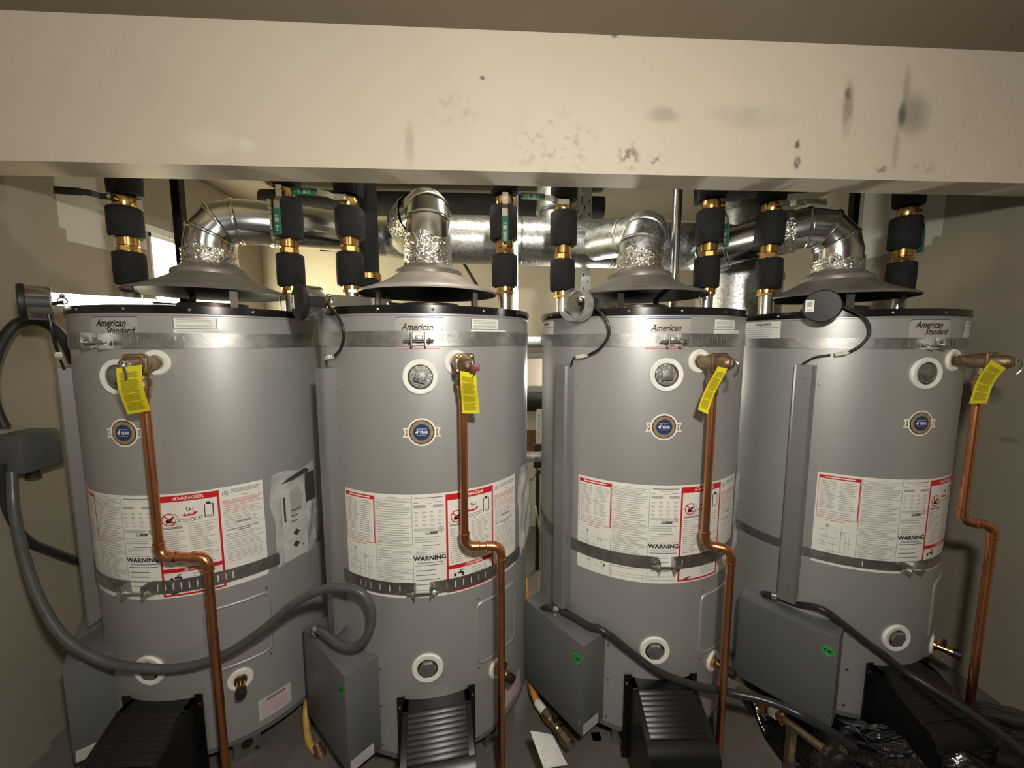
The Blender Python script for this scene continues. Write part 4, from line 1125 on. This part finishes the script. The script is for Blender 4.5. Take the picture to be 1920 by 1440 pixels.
# ------------------------------------------------------------------ vent damper actuators on arms
for i in range(4):
    a = TH[i]+[-39.5, -50, -40, -45][i]; n = Vector((math.sin(D(a)), -math.cos(D(a)), 0)); tt = Vector((math.cos(D(a)), math.sin(D(a)), 0))
    t = thing('damper_actuator', ['black capped damper motor', 'black capped damper motor with silver body', 'uncovered chrome damper motor', 'black disc motor with white sticker'][i]+' over the rim of the '+WHO[i], 'motor', (0, 0, 0), 0, 'vent damper motors')
    X = Matrix(((tt.x, 0, n.x, T[i][0]), (tt.y, 0, n.y, T[i][1]), (0, 1, 0, H), (0, 0, 0, 1)))       # x along girth, y up, z outwards from the tank axis
    t.matrix_world = X
    zc = .118
    MB().box((0, zc, .265), (.004, .034, .24)).box((.006, zc-.016, .25), (.014, .003, .20)).build('arm', 'chrome', t, False)
    MB().lathe([(.008, .10), (.008, .16)], 12, 0, Tr(0, zc, 0), True, True).build('damper_shaft', 'steel', t)
    zb = .372
    if i != 2:
        MB().lathe([(.001, zb), (.046, zb), (.047, zb+.003), (.047, zb+.048), (.046, zb+.05)], 48, 0, Tr(0, zc-.012, 0)).build('motor_body', 'chrome', t)
        MB().lathe([(.0475, zb+.046), (.049, zb+.049), (.049, zb+.058), (.046, zb+.061), (.001, zb+.062)], 48, 0, Tr(0, zc-.012, 0)).build('motor_cap', 'black_matte', t)
        MB().lathe([(.0476, zb+.005), (.0476, zb+.044)], 10, 0, Tr(0, zc-.012, 0) @ RZ(90)).build('body_band', 'black_matte', t) if False else None
        b = MB(); vs = []
        for k in range(7):
            q = D(-18+6*k)
            for z in (zb+.004, zb+.046): vs.append((.0478*math.cos(q), zc-.012+.0478*math.sin(q), z))
        b.add(vs, [[2*k, 2*k+1, 2*k+3, 2*k+2] for k in range(6)]).build('body_band', 'black_matte', t)
        b = MB().box((-.030, zc-.010, zb+.0625), (.022, .036, .001), 0)
        for k in range(5):
            b.box((-.030, zc+.002-.0032*k, zb+.0632), (.014-.002*(k % 2), .0018, .0006), 1)
        b.box((-.030, zc-.024, zb+.0632), (.014, .0012, .0006), 1)
        b.build('cap_sticker', ['label', 'ink_dark'], t, False)
    else:
        MB().lathe([(.001, zb), (.046, zb), (.047, zb+.003), (.047, zb+.006)], 48, 0, Tr(0, zc-.012, 0)).build('motor_plate', 'chrome', t)
        MB().lathe([(.024, zb+.004), (.024, zb+.030), (.022, zb+.033), (.001, zb+.033)], 32, 0, Tr(-.018, zc-.008, 0)).build('motor_can', 'chrome', t)
        MB().lathe([(.0465, zb+.004), (.0475, zb+.006), (.0475, zb+.05), (.047, zb+.052), (.046, zb+.052), (.046, zb+.006)], 48, 0, Tr(0, zc-.012, 0)).build('clear_shell', 'clear', t)
        MB().tube(smooth_path([(.01, zc+.012, zb+.02), (.03, zc-.005, zb+.025), (.025, zc-.03, zb+.02), (.005, zc-.04, zb+.02)], 6), .0022, 6).build('lead_wire', 'brass', t)
        MB().box((.022, zc-.004, zb+.012), (.012, .024, .016), 0).build('micro_switch', 'black_matte', t, False)
    MB().lathe([(.011, 0), (.011, .008), (.0085, .010), (.0085, .020)], 12, 0, Tr(.004, zc-.004, .352) @ RY(90)).sphere(.006, 10, 0, Tr(.018, zc+.010, .352)).build('cable_clamp', 'chrome', t)
    rr = .366
    def loc(da, z, r=rr):                          # point by angle offset from the arm, in the actuator's frame
        return Vector((r*math.sin(D(da)), z, r*math.cos(D(da))))
    if i == 0: cab = [loc(1.5, zc-.006, .352), loc(4, .095, .380), loc(5, .04, .380), loc(3, -.01, .376), loc(1, -.035, .372)]; con = loc(-.5, -.043, .372); tail = [loc(-2, -.045, .372), loc(-4, -.060, .370), loc(-5.0, -.082, .366)]
    elif i == 3: cab = [loc(1.5, zc-.006, .352), loc(7, .105, .378), loc(15, .070, .376), loc(17.5, .025, .374), loc(15, -.012, .370), loc(11, -.034, .366)]; con = loc(7.5, -.040, .366); tail = [loc(4, -.043, .366), loc(-2, -.052, .366), loc(-7, -.075, .366)]
    else: cab = [loc(1.5, zc-.006, .352), loc(6, .105, .376), loc(12.5, .065, .376), loc(14, .02, .374), loc(10, -.020, .370), loc(4, -.042, .366)]; con = loc(-.5, -.047, .366); tail = [loc(-4, -.050, .366), loc(-5, -.06, .368), loc(-6.5, -.082, .366)]
    if i == 1: cab = [loc(1.5, zc-.006, .352), loc(8, .10, .376), loc(15, .06, .376), loc(17, .02, .374), loc(14, -.020, .370), loc(9, -.040, .366)]; con = loc(4, -.047, .366); tail = [loc(1, -.052, .366), loc(2, -.065, .368), loc(3, -.082, .366)]
    MB().tube(smooth_path(cab, 8), .0042, 10).build('cable', 'cable', t)
    MB().tube(smooth_path(tail, 6), .0032, 10).build('cable_tail', 'cable', t)
    d = (cab[-1]-tail[0]); MB().box((0, 0, 0), (.012, .015, .026), 0, align(con, d), .002).box((0, 0, .016), (.008, .010, .008), 0, align(con, d)).build('connector', 'nylon', t)
    b = MB()
    for k in (-1, 0, 1): b.tube([con+Vector((0, k*.0035, 0)), cab[-1]+Vector((0, k*.001, 0))], .0013, 6, k+1)
    b.build('connector_wires', ['white', 'brass', 'cable'], t)

# ------------------------------------------------------------------ conduits, hoses and boxes
def hose(name, pts, r, key, label, cat, seg=16, n=8, corr=0.0, group=None):
    path = smooth_path(pts, n)
    if corr:
        dense = []
        for k in range(len(path)-1):
            m = max(1, int((path[k+1]-path[k]).length/.004))
            for q in range(m): dense.append(path[k].lerp(path[k+1], q/m))
        dense.append(path[-1]); path = dense
        rs = [r+corr*(k % 2) for k in range(len(path))]
    else: rs = r
    o = MB().tube(path, rs, seg).build(name, key, None, True, 60)
    return tag(o, label, cat, group)
Y = at_y
pts = [Y(585, 1187, 1.185), Y(596, 1180, 1.165), Y(612, 1190, 1.13), Y(640, 1211, 1.085), Y(668, 1212, 1.065), Y(690, 1190, 1.055), Y(697, 1150, 1.055), Y(680, 1114, 1.06), Y(645, 1102, 1.07),
       Y(600, 1107, 1.085), Y(550, 1133, 1.09), Y(490, 1183, 1.10), Y(420, 1228, 1.097), Y(340, 1252, 1.09), Y(260, 1252, 1.085), Y(190, 1238, 1.085), Y(120, 1195, 1.09), Y(72, 1120, 1.12), at_x(42, 1030, X_L+.13), at_x(26, 950, X_L+.07), at_x(22, 885, X_L+.05)]
hose('flexible_conduit', pts, .0125, 'conduit', 'grey flexible conduit looping from a control box across the heater with the booklet pouch', 'conduit', 20)
MB_ = MB().lathe([(.0135, -.012), (.016, -.010), (.016, .010), (.0135, .012)], 16, 0, align(Y(596, 1183, 1.163), Y(612, 1190, 1.13)-Y(590, 1180, 1.18)))
o = MB_.build('conduit_clamp', 'chrome'); tag(o, 'zinc conduit clamp on the control box with the looped grey conduit', 'clamp')
t = thing('junction_box', 'dark grey junction box on the tan wall above the conduit', 'box', tuple(at_x(25, 845, X_L+.0)))
MB().box((.045, 0, 0), (.09, .115, .125), bev=.012).build('box_body', 'conduit', t)
MB().box((.092, 0, 0), (.006, .100, .110), bev=.002).build('box_cover', 'conduit', t)
MB().cyl(.018, -.085, -.06, 16, 0, Tr(.05, 0, 0)).build('conduit_hub', 'conduit_black', t)
hose('black_conduit', [at_x(8, 800, X_L+.045), at_x(-8, 765, X_L+.035), at_x(-16, 715, X_L+.022), at_x(-5, 665, X_L+.02), at_x(14, 628, X_L+.022), at_x(36, 606, X_L+.03), at_x(66, 601, X_L+.04), at_x(96, 612, X_L+.05), at_x(122, 640, X_L+.06), at_x(140, 680, X_L+.06)], .016, 'conduit_black', 'thick black conduit arching between the wall and the heater with the booklet pouch', 'conduit')
hose('black_conduit', [at_x(2, 870, X_L+.03), at_x(4, 910, X_L+.025), at_x(15, 965, X_L+.02), at_x(50, 1012, X_L+.02), at_x(100, 1035, X_L+.03), at_x(150, 1053, X_L+.04), at_x(180, 1062, X_L+.05)], .0125, 'conduit_black', 'black conduit dropping from the junction box to behind the heater', 'conduit')
C = lambda px, py, i, r=.366: at_tank(px, py, i, r)
BT = H-.918
pts = [Vector((.205, 1.335, H-1.20)), Vector((.165, 1.33, H-1.12)), Vector((.155, 1.31, H-1.03)), Vector((.165, 1.29, H-.955)), Vector((.195, 1.268, H-.918)), Vector((.245, 1.235, H-.914)), Vector((.31, 1.175, H-.920)), C(1130, 1182, 2, .372), C(1185, 1225, 2, .366), C(1235, 1260, 2, .372), Y(1295, 1283, 1.075), Y(1360, 1297, 1.065), Y(1440, 1315, 1.02), Y(1520, 1350, .96), Y(1600, 1400, .95)]
hose('flexible_conduit', pts, .0115, 'conduit_black', 'dark flexible conduit running down across the heater with the uncovered damper motor', 'conduit', 20)
o = MB().lathe([(.0125, -.010), (.0155, -.008), (.0155, .008), (.0125, .010)], 16, 0, align(Vector((.22, 1.252, H-.915)), Vector((.05, -.033, 0)))).box((0, -.004, -.018), (.02, .006, .03), 0, Tr(.22, 1.252, H-.91)).build('conduit_clamp', 'chrome'); tag(o, 'zinc conduit clamp on the control box under the uncovered damper motor', 'clamp')
pts = [Vector((.99, 1.31, H-.925)), Vector((1.02, 1.275, H-.912)), Vector((1.06, 1.235, H-.914)), C(1540, 1142, 3, .372), C(1580, 1170, 3, .366), C(1625, 1205, 3, .366), C(1660, 1230, 3, .372), Vector((1.30, 1.085, H-1.040)), Vector((1.345, 1.03, H-1.058)), Vector((1.40, .965, H-1.085)), Vector((1.455, .905, H-1.125)), Vector((1.50, .855, H-1.20)), Vector((1.52, .82, H-1.28))]
hose('flexible_conduit', pts, .0115, 'conduit_black', 'dark flexible conduit running down across the heater beside the plastic sheet', 'conduit', 20)
o = MB().lathe([(.0125, -.010), (.0155, -.008), (.0155, .008), (.0125, .010)], 16, 0, align(Vector((1.015, 1.28, H-.912)), Vector((.04, -.04, 0)))).build('conduit_clamp', 'chrome'); tag(o, 'zinc conduit clamp on the control box beside the plastic sheet', 'clamp')
hose('black_conduit', [Y(1918, 620, 1.50), Y(1880, 618, 1.55), Y(1830, 620, 1.62), Y(1790, 622, 1.75)], .014, 'conduit_black', 'black conduit leaving the wall behind the heater beside the plastic sheet', 'conduit')

hose('gas_hose', [Y(622, 1085, 1.60)+Vector((.045, 0, 0)), Y(614, 1130, 1.50)+Vector((.025, 0, 0)), Y(604, 1180, 1.42), Y(585, 1260, 1.36), Y(574, 1330, 1.30), Y(578, 1385, 1.24), Y(592, 1412, 1.20)], .0105, 'gas_yellow', 'yellow corrugated gas hose behind the control box with looped grey conduit', 'hose', 14, 8, .0016)
t = thing('gas_cock', 'dark gas valve with brass ends at the foot of the yellow hose', 'valve', tuple(Y(605, 1425, 1.185)))
MB().lathe([(.013, -.05), (.013, -.03), (.018, -.028), (.018, .02), (.014, .024), (.014, .05)], 16, 0, align((0, 0, 0), (.35, -.25, -.6))).build('valve_body', 'bronze', t)
MB().lathe([(.0185, -.004), (.020, 0), (.0185, .004)], 16, 0, align(Vector((.35, -.25, -.6))*.02, (.35, -.25, -.6))).build('brass_ring', 'brass', t)
hose('gas_hose', [Y(985, 1085, 1.62), Y(986, 1120, 1.55), Y(989, 1190, 1.45), Y(991, 1250, 1.38), Y(999, 1295, 1.32), Y(1010, 1322, 1.28)], .0115, 'gas_orange', 'orange corrugated gas hose between the middle heaters', 'hose', 14, 8, .0016)
t = thing('gas_cock', 'gas valve with white collar and brass nut under the orange hose', 'valve', tuple(Y(1045, 1372, 1.20)))
g0, g1 = Y(1008, 1318, 1.285), Y(1075, 1405, 1.13); base = Y(1045, 1372, 1.20); dd = g1-g0; c0 = g0-base
X = align(c0, dd)
MB().lathe([(.0125, -.005), (.015, 0), (.015, .035), (.0135, .04)], 16, 0, X).build('white_collar', 'white', t)
MB().lathe([(.014, .038), (.021, .042), (.021, .075), (.017, .08), (.017, .13), (.022, .134), (.022, .17)], 8, 0, X).build('valve_body', 'bronze', t)
MB().lathe([(.0185, .108), (.0205, .112), (.0185, .116)], 16, 0, X).build('brass_ring', 'brass', t)
MB().box((0, .03, .09), (.012, .03, .022), 0, X, .003).build('tap_handle', 'black_matte', t)
# paper tag hanging low
q = [Y(994, 1370, 1.05), Y(1036, 1378, 1.05), Y(1064, 1434, .98), Y(1020, 1442, .98)]
b = MB(); n = (q[1]-q[0]).cross(q[3]-q[0]).normalized()
if n.z < 0: n = -n
def pq(u, v, h=0): return (q[0]*(1-u)+q[1]*u)*(1-v)+(q[3]*(1-u)+q[2]*u)*v+n*(h+.004*math.sin(u*3))
b.add([pq(u/4, v/4) for v in range(5) for u in range(5)]+[pq(u/4, v/4, -.001) for v in range(5) for u in range(5)], [[o_+v*5+u, o_+v*5+u+1, o_+v*5+u+6, o_+v*5+u+5] for o_ in (0, 25) for v in range(4) for u in range(4)], 0)
for k in range(9): b.add([pq(.15, .12+k*.085, .0006), pq(.85-.1*rnd.random(), .12+k*.085, .0006), pq(.85, .145+k*.085, .0006), pq(.15, .145+k*.085, .0006)], [[0, 1, 2, 3]], 1)
o = b.build('paper_tag', ['paper', 'ink_grey'], None, False); tag(o, 'printed paper tag hanging low beside the orange gas hose', 'tag')
# gas regulators under the jackets
for i in (1, 2):
    p = Y(1117, 1418, 1.20) if i == 2 else Y(735, 1422, 1.20)
    t = thing('gas_control', 'small gas control with round dial under the '+WHO[i], 'gas control', tuple(p), 0, 'gas controls')
    MB().box((0, 0, -p.z/2), (.03, .03, p.z)).build('control_stand', 'bronze', t)
    MB().box((0, 0, 0), (.10, .08, .09), bev=.008).build('control_body', 'strap', t)
    MB().lathe([(.030, 0), (.030, .012), (.024, .016), (.001, .016)], 28, 0, Tr(0, -.042, .0) @ RX(90)).build('dial', 'bronze', t)
    MB().tube(smooth_path([(.05, 0, .02), (.12, -.02, .03), (.19, -.03, .02)], 5), .008, 10).build('burner_tube', 'steel', t)

t = thing('gas_pipe', 'bronze gas pipe with brass nut lying low beside the plastic sheet', 'pipe', tuple(Y(1385, 1290, 1.22)))
o0 = Y(1385, 1290, 1.22); g = [Y(1385, 1290, 1.22)-o0, Y(1430, 1322, 1.14)-o0, Y(1485, 1360, 1.05)-o0, Y(1545, 1405, .97)-o0]
MB().tube(g, .0115, 14).build('pipe_body', 'bronze', t)
MB().lathe([(.013, -.02), (.017, -.018), (.017, .018), (.013, .02)], 8, 0, align(g[1], g[2]-g[1])).lathe([(.0125, -.004), (.0185, 0), (.0125, .004)], 14, 0, align(g[1]+(g[2]-g[1])*.7, g[2]-g[1])).build('brass_nut', 'brass', t)
MB().lathe([(.0125, -.012), (.0145, -.01), (.0145, .01), (.0125, .012)], 14, 0, align(g[1]+(g[2]-g[1])*.4, g[2]-g[1])).build('white_collar', 'white', t)
MB().box((g[2].x, g[2].y, g[2].z-(o0.z+g[2].z)/2), (.02, .02, o0.z+g[2].z)).build('pipe_rest', 'bronze', t)
hose('gas_hose', [Y(1376, 1255, 1.50), Y(1380, 1280, 1.42), Y(1392, 1300, 1.33), Y(1386, 1292, 1.235)], .0105, 'gas_orange', 'short orange gas hose behind the foot of the copper pipe by the plastic sheet', 'hose', 14, 8, .0016)

# strut brackets between the two middle heaters
for z, nm in ((.002, 'upper'), (-.46, 'lower')):
    t = thing('strap_bracket', nm+' galvanised bracket bar bolted between the middle heaters', 'bracket', (.16, 1.52, H+z), 0, 'bracket bars')
    MB().box((0, 0, 0), (.26, .012, .030), bev=.001).box((0, .014, .014), (.26, .028, .003)).build('bar', 'strap', t, True)
    for sx in (-.025, .015): MB().lathe([(.007, 0), (.007, .006)], 6, 0, Tr(sx, -.006, 0) @ RX(90), True, True).build('bolt', 'chrome', t)
# things seen through the gap behind
for z, r, key, lab in ((-.03, .022, 'conduit', 'grey pipe on the cream wall, highest in the gap'), (-.42, .060, 'foam', 'fat black insulated pipe on the cream wall in the gap')):
    o = MB().cyl(r, -.5, .5, 20, 0, Tr(.12, Y_B-.08, H+z) @ RY(90)).build('wall_pipe', key); tag(o, lab, 'pipe')
for z, lab in ((-.10, 'upper'), (-.33, 'lower')):
    t = thing('strut_rail', lab+' galvanised strut rail on the cream wall behind', 'rail', (.12, Y_B-.022, H+z), 0, 'strut rails')
    MB().box((0, 0, .018), (1.1, .044, .004)).box((0, .018, 0), (1.1, .006, .04)).box((0, 0, -.018), (1.1, .044, .004)).build('rail', 'strap', t, False)
t = thing('thin_pipe_end', 'thin grey pipe with a capped end on the wall in the gap', 'pipe', (.10, Y_B-.05, H-.215))
MB().cyl(.010, -.4, 0, 12, 0, Tr(0, 0, 0) @ RY(86)).cyl(.018, 0, .06, 14, 0, RY(86)).build('pipe_body', 'conduit', t)
p = at_y(1011, 800, 2.2)
t = thing('scale_gauge', 'white strip gauge with blue marks seen between the middle heaters', 'gauge', tuple(p))
MB().box((0, 0, 0), (.030, .012, .20), 0, None, .001).build('gauge_strip', 'white_enamel', t)
b = MB()
for k in range(11): b.box((-.004, -.0065, -.075+k*.014), (.008, .001, .004))
b.build('gauge_marks', 'blue_line', t, False)
MB().box((-.006, .0, -.17), (.05, .04, .14), 0, None, .006).box((-.006, .004, -.17-(p.z-.17)/2), (.022, .022, p.z-.17)).build('gauge_holder', 'black_matte', t)
o = MB().box((.15, Y_B-.03, H-.70), (.9, .06, .14)).build('ledger_board', 'wood', None, False); tag(o, 'brown wooden ledger board along the cream wall', 'board')
p = Vector((.135, 2.45, 0))
t = thing('mouse_trap', 'wooden mouse trap with yellow pedal on the floor behind', 'trap', tuple(p), D(12))
MB().box((0, 0, .008), (.07, .14, .016)).build('trap_board', 'wood', t, False); MB().box((0, -.02, .030), (.05, .05, .028)).build('pedal', 'yellow', t, False)
MB().tube([(-.03, .03, .018), (-.03, .065, .024), (.03, .065, .024), (.03, .03, .018)], .002, 6).build('spring_bar', 'steel', t)
o = hose('hanging_wire', [at_y(984, 885, 1.72), at_y(996, 900, 1.72), at_y(1008, 880, 1.74), at_y(1016, 890, 1.76)], .004, 'conduit', 'loose grey wire hanging in the gap between the middle heaters', 'wire')
o = hose('hanging_wire', [at_y(1004, 950, 1.70), at_y(1012, 990, 1.72), at_y(1022, 1020, 1.76)], .005, 'pouch', 'clear tubing hanging in the gap below the lower bracket', 'wire')

# ------------------------------------------------------------------ black plastic sheet on the floor
rg = random.Random(5)
b = MB(); nu, nv = 150, 110
from mathutils import noise as mn
vs = []
for j in range(nv+1):
    for i in range(nu+1):
        u, v = i/nu, j/nv
        x = .94+.96*u; y = .42+.90*v - .12*u
        x += .05*mn.noise((u*4, v*4, 1.3)); y += .05*mn.noise((u*4, v*4, 7.1))
        edge = min(u*5, (1-u)*9+.3, v*4, (1-v)*3+.15, 1)
        h = .07+.06*mn.noise((u*3.1, v*3.3, .4))+.040*abs(mn.noise((u*7+v*3, v*6, 2.2)))+.016*abs(mn.noise((u*16+v*9, v*14, 5)))
        h += .20*max(0, (u-.55))*1.4*max(0, 1-abs(v-.55)*1.4) + .10*math.exp(-((u-.42)**2/.02+(v-.55)**2/.06))
        x = min(x, X_R-.012)
        vs.append((x, y, max(.004, h*min(1, edge*1.2))))
fs = [[j*(nu+1)+i, j*(nu+1)+i+1, (j+1)*(nu+1)+i+1, (j+1)*(nu+1)+i] for j in range(nv) for i in range(nu)]
o = b.add(vs, fs).build('plastic_sheet', 'plastic', None, True, 180)
tag(o, 'crumpled glossy black plastic sheet heaped on the floor by the tan wall', 'plastic sheet')
